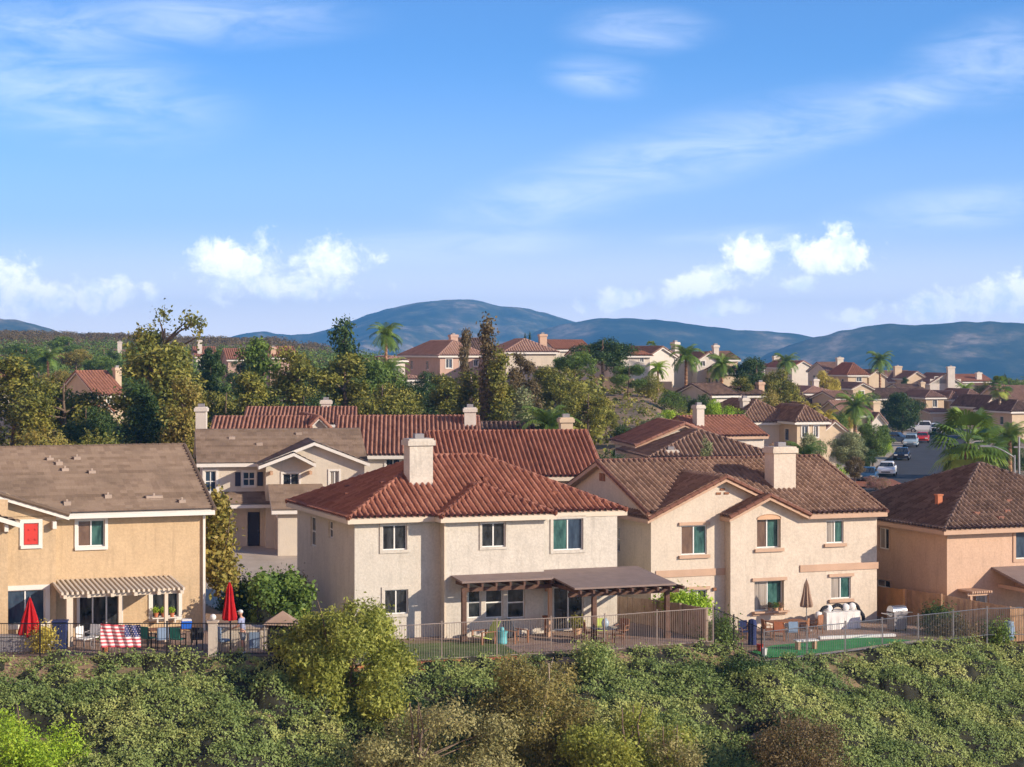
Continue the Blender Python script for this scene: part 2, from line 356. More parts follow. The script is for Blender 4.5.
# roof tiles as real relief: courses lapped up the slope, barrels across it
def tile_faces(polys, parent, m, pw=.29, amp=.056, course=.40, lap=.03, seg=7, name='roof', flat=False):
    out = bmesh.new(); lay = out.faces.layers.float.new('rnd'); rng = np.random.default_rng(len(polys) * 7 + int(abs(polys[0][0][0]) * 10))
    for poly in polys:
        P = [Vector(p) for p in poly]; e = (P[1] - P[0]).normalized(); n = (P[1] - P[0]).cross(P[2] - P[0]).normalized()
        if n.z < 0: n = -n
        sdir = n.cross(e).normalized()
        if sdir.z < 0: sdir = -sdir
        A = [(p - P[0]).dot(e) for p in P]; B = [(p - P[0]).dot(sdir) for p in P]
        a0, a1, b1 = min(A), max(A), max(B); na = max(2, int(math.ceil((a1 - a0) / pw)) * seg); nb = max(1, int(math.ceil(b1 / course)))
        aa = a0 + np.arange(na + 1) * pw / seg
        ph = (np.arange(na + 1) % seg) / seg
        kk = np.arange(na + 1) % seg; prof = np.zeros(na + 1) if flat else amp * 2.5 * np.sqrt(np.clip(1 - (kk / 2.0 - 1) ** 2 * .98, 0, 1)) * (kk <= 4)
        rows = []
        for j in range(nb): rows += [(j * course - .04 * (j > 0), lap + .012 * j * 0), ((j + 1) * course - .04, 0.0)]
        rb = np.array([r[0] for r in rows]); rh = np.array([r[1] for r in rows])
        jit = rng.normal(0, .004, (len(rows), na + 1))
        H = rh[:, None] + prof[None, :] + jit
        e_, s_, n_, o_ = (np.array(x) for x in (e, sdir, n, P[0]))
        V = o_ + aa[None, :, None] * e_ + rb[:, None, None] * s_ + H[:, :, None] * n_
        V = V.reshape(-1, 3); W_ = na + 1
        tcol = rng.random((nb, na // seg + 1)); tcol = .5 + (tcol - .5) * (.45 if flat else .75)
        if flat: tcol = np.clip(tcol + rng.uniform(-.42, .42, (nb, 1)), 0, 1)
        Q = []; rd = []
        for r in range(len(rows) - 1):
            i = np.arange(na) + r * W_
            Q.append(np.stack([i, i + 1, i + 1 + W_, i + W_], 1)); rd.append(tcol[r // 2][np.arange(na) // seg])
        me = np_mesh('t', V, np.concatenate(Q), np.concatenate(rd))
        bm = bmesh.new(); bm.from_mesh(me); bpy.data.meshes.remove(me)
        cen = sum(P, Vector()) / len(P)
        for k in range(len(P)):
            p, q = P[k], P[(k + 1) % len(P)]
            no = (q - p).cross(n).normalized()
            if no.dot(cen - p) > 0: no = -no
            bmesh.ops.bisect_plane(bm, geom=bm.verts[:] + bm.edges[:] + bm.faces[:], plane_co=p + no * .01, plane_no=no, clear_outer=True)
        tmp = bpy.data.meshes.new('t'); bm.to_mesh(tmp); bm.free(); out.from_mesh(tmp); bpy.data.meshes.remove(tmp)
    me = bpy.data.meshes.new(name); out.to_mesh(me); out.free()
    return link(name, me, m, parent)
def caps(mb, a, b, r=.10, seg=.42):
    a = Vector(a); b = Vector(b); L = (b - a).length; n = max(1, int(L / seg)); d = (b - a) / n
    for k in range(n): mb.tube(a + d * k, a + d * (k + 1.08), r * 1.12, r * .92, 7)
def roof(root, kind, u0, u1, v0, v1, ze, rise, m, trim='trim_white', pw=.29, amp=.056, course=.40, th=.2, flat=False, faces='all', cap=True, hipin=None):
    um, vm = (u0 + u1) / 2, (v0 + v1) / 2; zr = ze + rise
    if kind == 'side':
        A, B = (u0, vm, zr), (u1, vm, zr)
        fs = [[(u0, v0, ze), (u1, v0, ze), B, A], [(u1, v1, ze), (u0, v1, ze), A, B]]; rl = [(A, B)]
        eav = []; rake = [((u0, v0, ze), A), (A, (u0, v1, ze)), ((u1, v0, ze), B), (B, (u1, v1, ze))]
    elif kind == 'front':
        A, B = (um, v0, zr), (um, v1, zr)
        fs = [[(u0, v1, ze), (u0, v0, ze), A, B], [(u1, v0, ze), (u1, v1, ze), B, A]]; rl = [(A, B)]
        rake = [((u0, v0, ze), A), (A, (u1, v0, ze))]
    else:
        h = min(u1 - u0, v1 - v0) / 2 if hipin is None else hipin
        if (u1 - u0) >= (v1 - v0): A, B = (u0 + h, vm, zr), (u1 - h, vm, zr)
        else: A, B = (um, v0 + h, zr), (um, v1 - h, zr)
        c00, c10, c11, c01 = (u0, v0, ze), (u1, v0, ze), (u1, v1, ze), (u0, v1, ze)
        if (u1 - u0) >= (v1 - v0): fs = [[c00, c10, B, A], [c10, c11, B], [c11, c01, A, B], [c01, c00, A]]
        else: fs = [[c00, c10, A], [c10, c11, B, A], [c11, c01, B], [c01, c00, A, B]]
        fs = [[p for k, p in enumerate(f) if Vector(p) != Vector(f[k - 1])] for f in fs]
        rl = [(A, B)] if Vector(A) != Vector(B) else []
        near = lambda p: A if (Vector(p) - Vector(A)).length <= (Vector(p) - Vector(B)).length else B
        rl += [(c, near(c)) for c in (c00, c10, c11, c01)]; rake = []
    tile_faces([[(p[0], p[1], p[2] + .03) for p in f] for f in fs], root, m, pw, amp, course, flat=flat)
    d = MB()
    for f in fs: d.slab(f, th)
    d.build('fascia', trim, root)
    if cap:
        r = MB()
        for a, b in rl + rake: caps(r, (a[0], a[1], a[2] + .05), (b[0], b[1], b[2] + .05), .10 if not flat else .07)
        o = r.build('ridge_cap', m, root)
        at = o.data.attributes.new('rnd', 'FLOAT', 'FACE'); at.data.foreach_set('value', np.repeat(np.random.default_rng(3).random(len(o.data.polygons) // 9 + 1) * .6 + .4, 9)[:len(o.data.polygons)].astype(np.float32))

# walls with real openings; direction d runs along the wall, outside lies to its right hand
def facade(mb, p, d, L, z0, z1, holes=(), dep=.14):
    ox, oy = d[1], -d[0]
    def pt(a, z, k=0.0): return (p[0] + d[0] * a - ox * k, p[1] + d[1] * a - oy * k, z)
    hs = [(max(.02, h[0]), min(L - .02, h[1]), max(z0 + .01, h[2]), min(z1 - .01, h[3])) for h in holes]
    xs = sorted({0, L, *[h[0] for h in hs], *[h[1] for h in hs]}); zs = sorted({z0, z1, *[h[2] for h in hs], *[h[3] for h in hs]})
    for i in range(len(xs) - 1):
        for j in range(len(zs) - 1):
            a, b, c, e = xs[i], xs[i + 1], zs[j], zs[j + 1]; ca, cz = (a + b) / 2, (c + e) / 2
            if any(h[0] < ca < h[1] and h[2] < cz < h[3] for h in hs): continue
            mb.quad(pt(a, c), pt(b, c), pt(b, e), pt(a, e))
    for h in hs:
        a, b, c, e = h; q = [(a, c), (b, c), (b, e), (a, e)]
        for k in range(4):
            (a0, c0), (a1, c1) = q[k], q[(k + 1) % 4]
            mb.quad(pt(a0, c0), pt(a0, c0, dep), pt(a1, c1, dep), pt(a1, c1))
def window(root, p, d, a0, a1, z0, z1, dep=.10, frame='vinyl', panes=('glass_dark', 'glass_dark'), trim=None, tw=.11, sill=None, hbar=False, name='window', grid=0, full=True):
    ox, oy = d[1], -d[0]; T = Matrix(((d[0], ox, 0, p[0]), (d[1], oy, 0, p[1]), (0, 0, 1, 0), (0, 0, 0, 1)))  # local: x along, y outwards
    fr = MB(); k = .05; y0, y1 = -dep - .03, -dep + .03
    fr.box(a0, a1, y0, y1, z0, z0 + k); fr.box(a0, a1, y0, y1, z1 - k, z1); fr.box(a0, a0 + k, y0, y1, z0 + k, z1 - k); fr.box(a1 - k, a1, y0, y1, z0 + k, z1 - k)
    n = len(panes); st = (a1 - a0) / n
    for i in range(1, n): fr.box(a0 + i * st - k * .6, a0 + i * st + k * .6, y0, y1, z0 + k, z1 - k)
    if hbar: fr.box(a0 + k, a1 - k, y0 + .01, y1 - .01, (z0 + z1) / 2 - .03, (z0 + z1) / 2 + .03)
    for g in range(grid): xg = a0 + (a1 - a0) * (g + 1) / (grid + 1); fr.box(xg - .015, xg + .015, y0 + .015, y1 - .015, z0 + k, z1 - k)
    w_ = fr.build(name, frame, root); w_.matrix_local = T
    for i, g in enumerate(panes):
        xa = a0 + i * st + (k if i == 0 else k * .6); xb = a0 + (i + 1) * st - (k if i == n - 1 else k * .6)
        MB().box(xa, xb, -dep - .012 - .004 * i, -dep - .004 * i, z0 + k, z1 - k).build('pane', g, w_)
    if trim:
        t = MB(); q = .05
        t.box(a0 - tw, a1 + tw, .002, q, z1, z1 + tw); t.box(a0 - tw, a1 + tw, .002, q, z0 - tw, z0)
        if full: t.box(a0 - tw, a0, .002, q, z0, z1); t.box(a1, a1 + tw, .002, q, z0, z1)
        t.build('trim', trim, w_)
    if sill: MB().box(a0 - .12, a1 + .12, .002, .10, z0 - .14, z0 - .01).build('sill', sill, w_)
    return w_
def wpx(H, v, px0, px1, py0, py1):
    u0, u1 = H.u(px0, v), H.u(px1, v); um = (u0 + u1) / 2
    return (u0, u1, H.z(py1, um, v), H.z(py0, um, v))
def chimney(root, u0, u1, v0, v1, z0, z1, m, cap='', pot=True):
    b = MB(); b.box(u0, u1, v0, v1, z0, z1 - .32)
    b.box(u0 - .10, u1 + .10, v0 - .10, v1 + .10, z1 - .32, z1 - .08); b.box(u0 - .03, u1 + .03, v0 - .03, v1 + .03, z1 - .08, z1)
    o = b.build('chimney', m, root)
    if pot: MB().box((u0 + u1) / 2 - .22, (u0 + u1) / 2 + .22, (v0 + v1) / 2 - .2, (v0 + v1) / 2 + .2, z1, z1 + .22).build('chimney_cap', 'grey_metal', o)
    return o
# ------------------------------------------------------------------ the lie of the land
FX = np.array([-400, -60, -20, -9.2, -8.6, -5.2, -2.9, 4.0, 6.4, 9.2, 10.3, 11.2, 13.2, 22.8, 40, 400.])
FY = np.array([80.0, 80.0, 80.0, 80.2, 81.4, 83.0, 84.0, 86.4, 87.7, 88.9, 88.4, 87.6, 89.4, 96.3, 104, 104.])
def fence_y(x): return np.interp(x, FX, FY)
def rowu(x, y): return (x + 7.08) * math.cos(TH) + (y - 90) * math.sin(TH)
def sm(x, a, b): t = np.clip((x - a) / (b - a), 0, 1); return t * t * (3 - 2 * t)
PXC = np.array([-200, 100, 250, 400, 480, 560, 640, 720, 850, 1000, 1300.])
YR = np.array([118, 150, 175, 200, 230, 260, 300, 340, 380, 420, 500, 600, 750, 900, 1200, 1800.])
TT = np.array([
    [.8, 1.0, 1.6, 2.4, 3.8, 4.8, 6.0, 7.2, 8.5, 9.6, 11.5, 13.5, 17.0, 18.5, 12, -20],
    [.8, 1.0, 1.6, 2.4, 3.8, 4.8, 6.0, 7.2, 8.5, 9.6, 11.5, 13.5, 17.0, 18.5, 12, -20],
    [.8, 1.0, 1.6, 2.4, 3.8, 4.8, 6.0, 7.2, 8.5, 9.6, 11.0, 12.5, 14.5, 14.0, 6, -20],
    [.7, .9, 1.6, 2.5, 4.2, 5.6, 6.8, 7.6, 8.0, 8.6, 9.0, 9.0, 8.0, 4.0, -5, -30],
    [.5, .9, 1.8, 3.0, 5.2, 6.4, 7.0, 7.6, 8.0, 8.4, 8.5, 8.0, 5.0, 0.0, -15, -40],
    [.3, 1.2, 4.6, 6.6, 8.4, 8.9, 8.9, 9.0, 9.0, 9.0, 8.0, 6.0, 2.0, -5, -20, -50],
    [.2, .9, 5.0, 6.6, 8.0, 8.2, 8.2, 8.4, 8.4, 8.4, 7.0, 4.0, 0.0, -10, -25, -50],
    [.0, .3, 1.2, 2.4, 5.0, 6.9, 7.2, 7.4, 7.4, 7.0, 6.0, 3.0, -5, -12, -30, -60],
    [-.2, .0, .0, .0, .1, .2, .2, .4, 2.6, 3.0, 3.5, 3.5, -2, -12, -30, -60],
    [-.2, .0, .0, .0, .1, .2, .2, .2, 1.0, 2.4, 3.5, 3.5, -2, -12, -30, -60],
    [-.2, .0, .0, .0, .1, .2, .2, .2, 1.0, 2.4, 3.5, 3.5, -2, -12, -30, -60]])
def vnoise(x, y, s, seed=0):
    x = np.asarray(x, float) / s; y = np.asarray(y, float) / s; xi = np.floor(x).astype(np.int64); yi = np.floor(y).astype(np.int64); fx = x - xi; fy = y - yi
    fx = fx * fx * (3 - 2 * fx); fy = fy * fy * (3 - 2 * fy)
    def h(i, j): v = np.sin(i * 127.1 + j * 311.7 + seed * 74.7) * 43758.5453; return v - np.floor(v)
    return (h(xi, yi) * (1 - fx) + h(xi + 1, yi) * fx) * (1 - fy) + (h(xi, yi + 1) * (1 - fx) + h(xi + 1, yi + 1) * fx) * fy
def terrain(x, y):
    x = np.asarray(x, float); y = np.asarray(y, float); ru = rowu(x, y)
    pad = .8 + (0 - .8) * sm(ru, -4.7, -4.4) + (-.7) * sm(ru, 15.0, 15.3) + (-.6) * sm(ru, 29.3, 29.7)
    yf = fence_y(x); d = np.maximum(yf - .35 - y, 0)
    slope = np.where(d < 28, -.46 * d, -.46 * 28 - .02 * (d - 28))
    px = 512 + x / np.maximum(y, 60) * F
    ci = np.interp(px, PXC, np.arange(len(PXC))); ri = np.interp(y, YR, np.arange(len(YR)))
    c0 = np.clip(np.floor(ci).astype(int), 0, len(PXC) - 2); r0 = np.clip(np.floor(ri).astype(int), 0, len(YR) - 2); fc = ci - c0; fr = ri - r0; fc = fc * fc * (3 - 2 * fc)
    far = (TT[c0, r0] * (1 - fc) + TT[c0 + 1, r0] * fc) * (1 - fr) + (TT[c0, r0 + 1] * (1 - fc) + TT[c0 + 1, r0 + 1] * fc) * fr
    far = np.where(y > 1800, far - np.minimum((y - 1800) * .02, 60), far)
    k = sm(y, 108, 122); z = pad * (1 - k) + far * k + slope
    bump = (vnoise(x, y, 9, 1) - .5) * sm(y, 160, 240) * .8 + (vnoise(x, y, 40, 2) - .5) * sm(y, 400, 800) * 6
    return z + bump * np.where((px > 800) & (y < 345), 0, 1)
def tz(x, y): return float(terrain(np.array([x]), np.array([y]))[0])
def grid_mesh(name, xs, ys, fz, m, kind=None, smooth=True):
    X, Y = np.meshgrid(xs, ys); Z = fz(X, Y); V = np.stack([X, Y, Z], -1).reshape(-1, 3); W_ = len(xs)
    i = (np.arange(len(ys) - 1)[:, None] * W_ + np.arange(W_ - 1)[None, :]).ravel()
    o = link(name, np_mesh(name, V, np.stack([i, i + 1, i + 1 + W_, i + W_], 1), smooth=smooth), m)
    return tag(o, kind=kind)
m_, t_, b_ = mk('hill_ground'); g_ = t_.new('ShaderNodeNewGeometry').outputs['Position']
c_ = t_.ramp(t_.noise(g_, .11, 8, .65), [(.32, (.10, .085, .035)), (.46, (.20, .14, .075)), (.58, (.30, .19, .12)), (.7, (.34, .23, .15))])
c_ = t_.mix(t_.math('MULTIPLY', t_.smooth(t_.noise(g_, .5, 7, .7), .50, .62), .7), c_, c4((.055, .065, .022)))
t_.l.new(c_, b_.inputs['Base Color']); b_.inputs['Roughness'].default_value = .95
xs = np.unique(np.concatenate([np.linspace(-34, 36, 281), np.linspace(-120, -34, 44), np.linspace(36, 200, 83), -120 - np.geomspace(1, 3200, 36), 200 + np.geomspace(1, 3200, 36)]))
ys = np.unique(np.concatenate([np.linspace(-300, 50, 12), np.linspace(50, 112, 190), np.linspace(112, 360, 130), np.geomspace(360, 6200, 70)]))
grid_mesh('ground', xs, ys, terrain, 'hill_ground', 'structure')

def patch(name, pts, m, dz=.02, kind='structure', label=None, cat=None, th=.03, step=1.2):
    # a sheet lying on the ground, following it
    bm = bmesh.new(); vs = [bm.verts.new((p[0], p[1], 0)) for p in pts]; bm.faces.new(vs)
    lo = [min(p[k] for p in pts) for k in (0, 1)]; hi = [max(p[k] for p in pts) for k in (0, 1)]
    for k in (0, 1):
        nn = int((hi[k] - lo[k]) / step)
        for i in range(1, nn + 1):
            co = [0, 0, 0]; co[k] = lo[k] + (hi[k] - lo[k]) * i / (nn + 1); no = [0, 0, 0]; no[k] = 1
            bmesh.ops.bisect_plane(bm, geom=bm.verts[:] + bm.edges[:] + bm.faces[:], plane_co=co, plane_no=no)
    for v in bm.verts: v.co.z = tz(v.co.x, v.co.y) + dz
    bmesh.ops.recalc_face_normals(bm, faces=bm.faces[:])
    if bm.faces and sum(f.normal.z for f in bm.faces) < 0: bmesh.ops.reverse_faces(bm, faces=bm.faces[:])
    me = bpy.data.meshes.new(name); bm.to_mesh(me); bm.free(); return tag(link(name, me, m), label, cat, kind=kind)

# ------------------------------------------------------------------ mountains across the valley
m_, t_, b_ = mk('mountain_scrub'); g_ = t_.new('ShaderNodeNewGeometry').outputs['Position']
c_ = t_.ramp(t_.noise(g_, .006, 10, .68), [(.40, (.018, .03, .014)), (.49, (.06, .07, .034)), (.56, (.16, .14, .08)), (.64, (.40, .31, .22))])
c_ = t_.mix(t_.math('MULTIPLY', t_.smooth(t_.noise(g_, .05, 5, .7), .45, .62), .35), c_, c4((.025, .032, .014)))
t_.l.new(c_, b_.inputs['Base Color']); b_.inputs['Roughness'].default_value = 1; b_.inputs['Specular IOR Level'].default_value = 0
def mountain(name, prof, Yr, depth, back, seed):
    px = np.array([p[0] for p in prof], float); h = ZC - (np.array([p[1] for p in prof], float) - HY) / F * Yr
    a = np.linspace(px[0], px[-1], 360); x = (a - 512) / F * Yr; zr = np.interp(a, px, h)
    k = np.ones(9) / 9; zs = np.convolve(np.pad(zr, 4, 'edge'), k, 'valid') * .75 + zr * .25
    ys_ = np.unique(np.concatenate([np.linspace(Yr - depth, Yr, 90), np.linspace(Yr, Yr + back, 24)]))
    X, Y = np.meshgrid(x, ys_)
    t = np.where(Y < Yr, (Y - (Yr - depth)) / depth, 1 - (Y - Yr) / back)
    base = -80.0; env = base + (zs[None, :] - base) * np.clip(t, 0, 1) ** np.where(Y < Yr, .85, 1.0)
    rid = sum((1 - abs(2 * vnoise(X + 90 * vnoise(X, Y, 300, seed), Y * .55, s, seed + i) - 1)) * am for i, (s, am) in enumerate([(620, 1.0), (300, .5), (140, .26), (60, .12)]))
    Z = env - (1.9 - rid) * 85 * np.sin(np.clip(t, 0, 1) * math.pi) ** .8 * (depth / 1500)
    Z += (vnoise(X, Y, 22, seed + 9) - .5) * 3.0
    V = np.stack([X, Y, Z], -1).reshape(-1, 3); W_ = len(x)
    i = (np.arange(len(ys_) - 1)[:, None] * W_ + np.arange(W_ - 1)[None, :]).ravel()
    tag(link(name, np_mesh(name, V, np.stack([i, i + 1, i + 1 + W_, i + W_], 1), smooth=True), 'mountain_scrub'), kind='structure')
mountain('mountain', [(120, 352), (215, 342), (240, 334), (262, 331), (285, 335), (310, 334), (340, 326), (365, 315), (390, 308), (415, 303), (440, 300), (460, 299), (478, 300), (490, 304), (500, 307), (512, 306), (530, 309), (560, 317), (590, 326), (640, 336), (700, 348), (780, 400)], 5200, 1700, 900, 3)
mountain('mountain', [(420, 420), (470, 360), (540, 330), (575, 322), (600, 318), (630, 318), (660, 320), (700, 325), (735, 330), (770, 331), (800, 334), (830, 341), (880, 360), (960, 420)], 4300, 1400, 900, 11)
mountain('mountain', [(660, 440), (740, 372), (770, 352), (800, 341), (825, 335), (845, 330), (865, 327), (890, 324), (930, 325), (960, 322), (1000, 322), (1040, 324), (1100, 330), (1250, 345)], 3500, 1300, 900, 21)
mountain('mountain', [(-220, 340), (-140, 322), (-60, 315), (-20, 317), (10, 319), (35, 324), (60, 332), (90, 338), (150, 348)], 4000, 1300, 900, 31)

# ------------------------------------------------------------------ the four houses of the front row
HC = Frame(354.6, 90.0, 0.0); HR = Frame(651, 97.6, -.7); HL = Frame(205.6, 87.7, .8); HF = Frame(947, 100.0, -1.3)
# flat ground sheets around them
def lp(H, pts): return [H.W(u, v)[:2] for u, v in pts]
patch('patio', [(-24, 80.3), (-9.5, 80.3), (-9.3, 84), (-12.2, 92), (-24, 90)], 'paving', .02)
patch('patio', [(-.5, 86.3), (4, 87.3), (8.7, 89.4), (6.2, 96), (-2.6, 92.6), (-4.8, 91.5), (-4.6, 90.0), (-1.0, 90.4)], 'paving', .02)
patch('lawn', [(-6.6, 83.0), (-2.9, 84.3), (.5, 85.6), (-.7, 89.9), (-7.0, 88.4)], 'lawn', .025)
patch('patio', [(9.8, 92.6), (13.3, 93.6), (20, 97.0), (24.0, 97.5), (18.2, 103), (8, 99)], 'paving', .02)
patch('putting_green', [(11.5, 89.4), (13.2, 90.2), (19.0, 94.8), (17.0, 95.8), (12.2, 93.2), (10.9, 91.2)], 'putting_turf', .05)
patch('path', [(12.0, 88.9), (13.2, 89.75), (20.5, 95.0), (19.2, 95.0), (13.2, 90.6)], 'concrete', .035)
patch('driveway', [(-17.5, 97), (-9.4, 96), (-8.6, 112), (-10, 127), (-19.5, 126)], 'concrete', .05)
patch('street', [(-90, 104), (-19.5, 109), (10, 114), (60, 132), (60, 140), (10, 121), (-19.5, 116), (-90, 112)], 'asphalt', .03)

def house_c():
    H = HC; W = 12.74; D = 10.0
    r = H.root('stucco_house', 'white stucco house with red barrel tile hip roof and long brown patio cover', 'house', 'houses along the top of the slope')
    uB = H.u(446, -.8); uC = H.u(544, -.8); zt = 5.5
    hw = lambda v, *p: wpx(H, v, *p)
    A = [hw(0, 382.5, 407, 524.8, 550), hw(0, 384.5, 408, 589.6, 614)]
    B = [hw(-.8, 481.7, 505.5, 522.6, 547), hw(-.8, 468.2, 481.2, 587, 618), hw(-.8, 485.6, 503, 587, 618), hw(-.8, 507.4, 524.8, 587, 618)]
    Cc = [hw(-.4, 553, 583, 518.6, 550), hw(-.4, 553.7, 583.5, 587, 629.5)]
    wl = MB()
    facade(wl, (0, 0), (1, 0), uB, -.3, zt, A)
    facade(wl, (uB, 0), (0, -1), .8, -.3, zt)
    facade(wl, (uB, -.8), (1, 0), uC - uB, -.3, zt, [(h[0] - uB, h[1] - uB, h[2], h[3]) for h in B])
    facade(wl, (uC, -.8), (0, 1), .4, -.3, zt)
    facade(wl, (uC, -.4), (1, 0), W - uC, -.3, zt, [(h[0] - uC, h[1] - uC, h[2], h[3]) for h in Cc])
    facade(wl, (W, -.4), (0, 1), D + .4, -.3, zt); facade(wl, (W, D), (-1, 0), W, -.3, zt)
    SW = []
    for (p0, p1, y0, y1) in ((310.5, 315.6, 517, 546), (328.5, 332.6, 521, 538)):
        v0, v1 = H.v(p1), H.v(p0); SW.append((D - v1, D - v0, H.z(y1, 0, (v0 + v1) / 2), H.z(y0, 0, (v0 + v1) / 2)))
    facade(wl, (0, D), (0, -1), D, -.3, zt, SW)
    wl.build('wall', 'stucco_white', r)
    for h in A: window(r, (0, 0), (1, 0), *h, trim='stucco_white', tw=.14)
    for i, h in enumerate(B): window(r, (0, -.8), (1, 0), *h, panes=('glass_dark', 'glass_dark') if i == 0 else ('glass_dark',), hbar=i > 0, trim='stucco_white' if i == 0 else None)
    window(r, (0, -.4), (1, 0), *Cc[0], panes=('glass_teal', 'glass_blue'), trim='stucco_white', tw=.14)
    window(r, (0, -.4), (1, 0), *Cc[1], panes=('glass_dark', 'glass_dark'), name='sliding_door')
    for h in SW: window(r, (0, D), (0, -1), *h, panes=('glass_blue',), hbar=True)
    roof(r, 'hip', -.45, W + .5, -.45, D + .45, 5.5, 2.45, 'tile_red', 'trim_cream', pw=.29)
    ua, ub = uB - .4, uC + .45; hb = (ub - ua) / 2; rise = hb * .45
    A_, B_ = ((ua + ub) / 2, -1.25 + hb, 5.5 + rise), ((ua + ub) / 2, 3.2, 5.5 + rise)
    fs = [[(ua, -1.25, 5.5), (ub, -1.25, 5.5), A_], [(ua, 3.2, 5.5), (ua, -1.25, 5.5), A_, B_], [(ub, -1.25, 5.5), (ub, 3.2, 5.5), B_, A_]]
    tile_faces([[(p[0], p[1], p[2] + .03) for p in f] for f in fs], r, 'tile_red', .29)
    m = MB(); m.slab(fs[0], .2); [m.slab(f, .2) for f in fs[1:]]; m.build('fascia', 'trim_cream', r)
    cp = MB(); caps(cp, (ua, -1.25, 5.55), (A_[0], A_[1], A_[2] + .05)); caps(cp, (ub, -1.25, 5.55), (A_[0], A_[1], A_[2] + .05)); cp.build('ridge_cap', 'tile_red', r)
    uc0, uc1 = H.u(409.7, 2.3), H.u(433, 2.3)
    chimney(r, uc0, uc1, 2.3, 3.2, 6.2, 8.95, 'stucco_white')
    ds = MB(); ds.box(uB - .10, uB - .01, -.86, -.77, 0, 5.35); ds.build('downspout', 'trim_cream', r)
    # vents and flashings on the tiles
    for (u, v) in ((1.0, 4.6), (1.5, 6.2), (2.3, 3.1), (10.2, 1.2), (7.2, 2.6)):
        z = 5.5 + .458 * min(v + .45, u + .45, W + .5 - u) + .05; MB().box(u - .14, u + .14, v - .15, v + .15, z - .05, z + .14).build('roof_vent', 'tile_red', r)
    lm = MB(); ul = H.u(546.3, -.8); lm.box(ul - .08, ul + .08, -.98, -.80, H.z(591, ul, -.8), H.z(584, ul, -.8)); lm.build('wall_lamp', 'trim_tan', r)
    # patio cover
    uL = H.u(451, -.8); us = uC - .1
    mb = MB(); mb.slab([(uL, -2.3, 2.74), (us, -2.3, 2.74), (us, -.81, 2.867), (uL, -.81, 2.867)], .08)
    mb.slab([(us, -4.7, 2.536), (13.75, -4.7, 2.536), (13.75, -.42, 2.90), (us, -.42, 2.90)], .08); mb.build('patio_cover', 'cover_top', r)
    k = MB()
    for i in range(7):
        u = uL + .25 + i * (us - uL - .4) / 6; k.box(u - .05, u + .05, -2.45, -.85, 2.48, 2.64)
    for i in range(9):
        u = us + .2 + i * (14.0 - us - .2) / 8; k.box(u - .05, u + .05, -4.95, -.45, 2.28, 2.44)
    k.box(uL + .1, us, -2.0, -1.88, 2.24, 2.42); k.box(us - .1, 14.1, -4.3, -4.16, 2.08, 2.28); k.build('rafters', 'brown_wood', r)
    for px, v in ((463.8, -1.94), (550, -1.94), (594, -4.23), (667, -4.23)):
        u = H.u(px, v); b = MB(); w2 = .1 if px != 550 else .08; b.box(u - w2, u + w2, v - w2, v + w2, 0, 2.24 if v > -3 else 2.08)
        b.box(u - .14, u + .14, v - .14, v + .14, 0.0, .25); b.build('post', 'trim_tan' if px == 550 else 'brown_wood', r)
house_c()

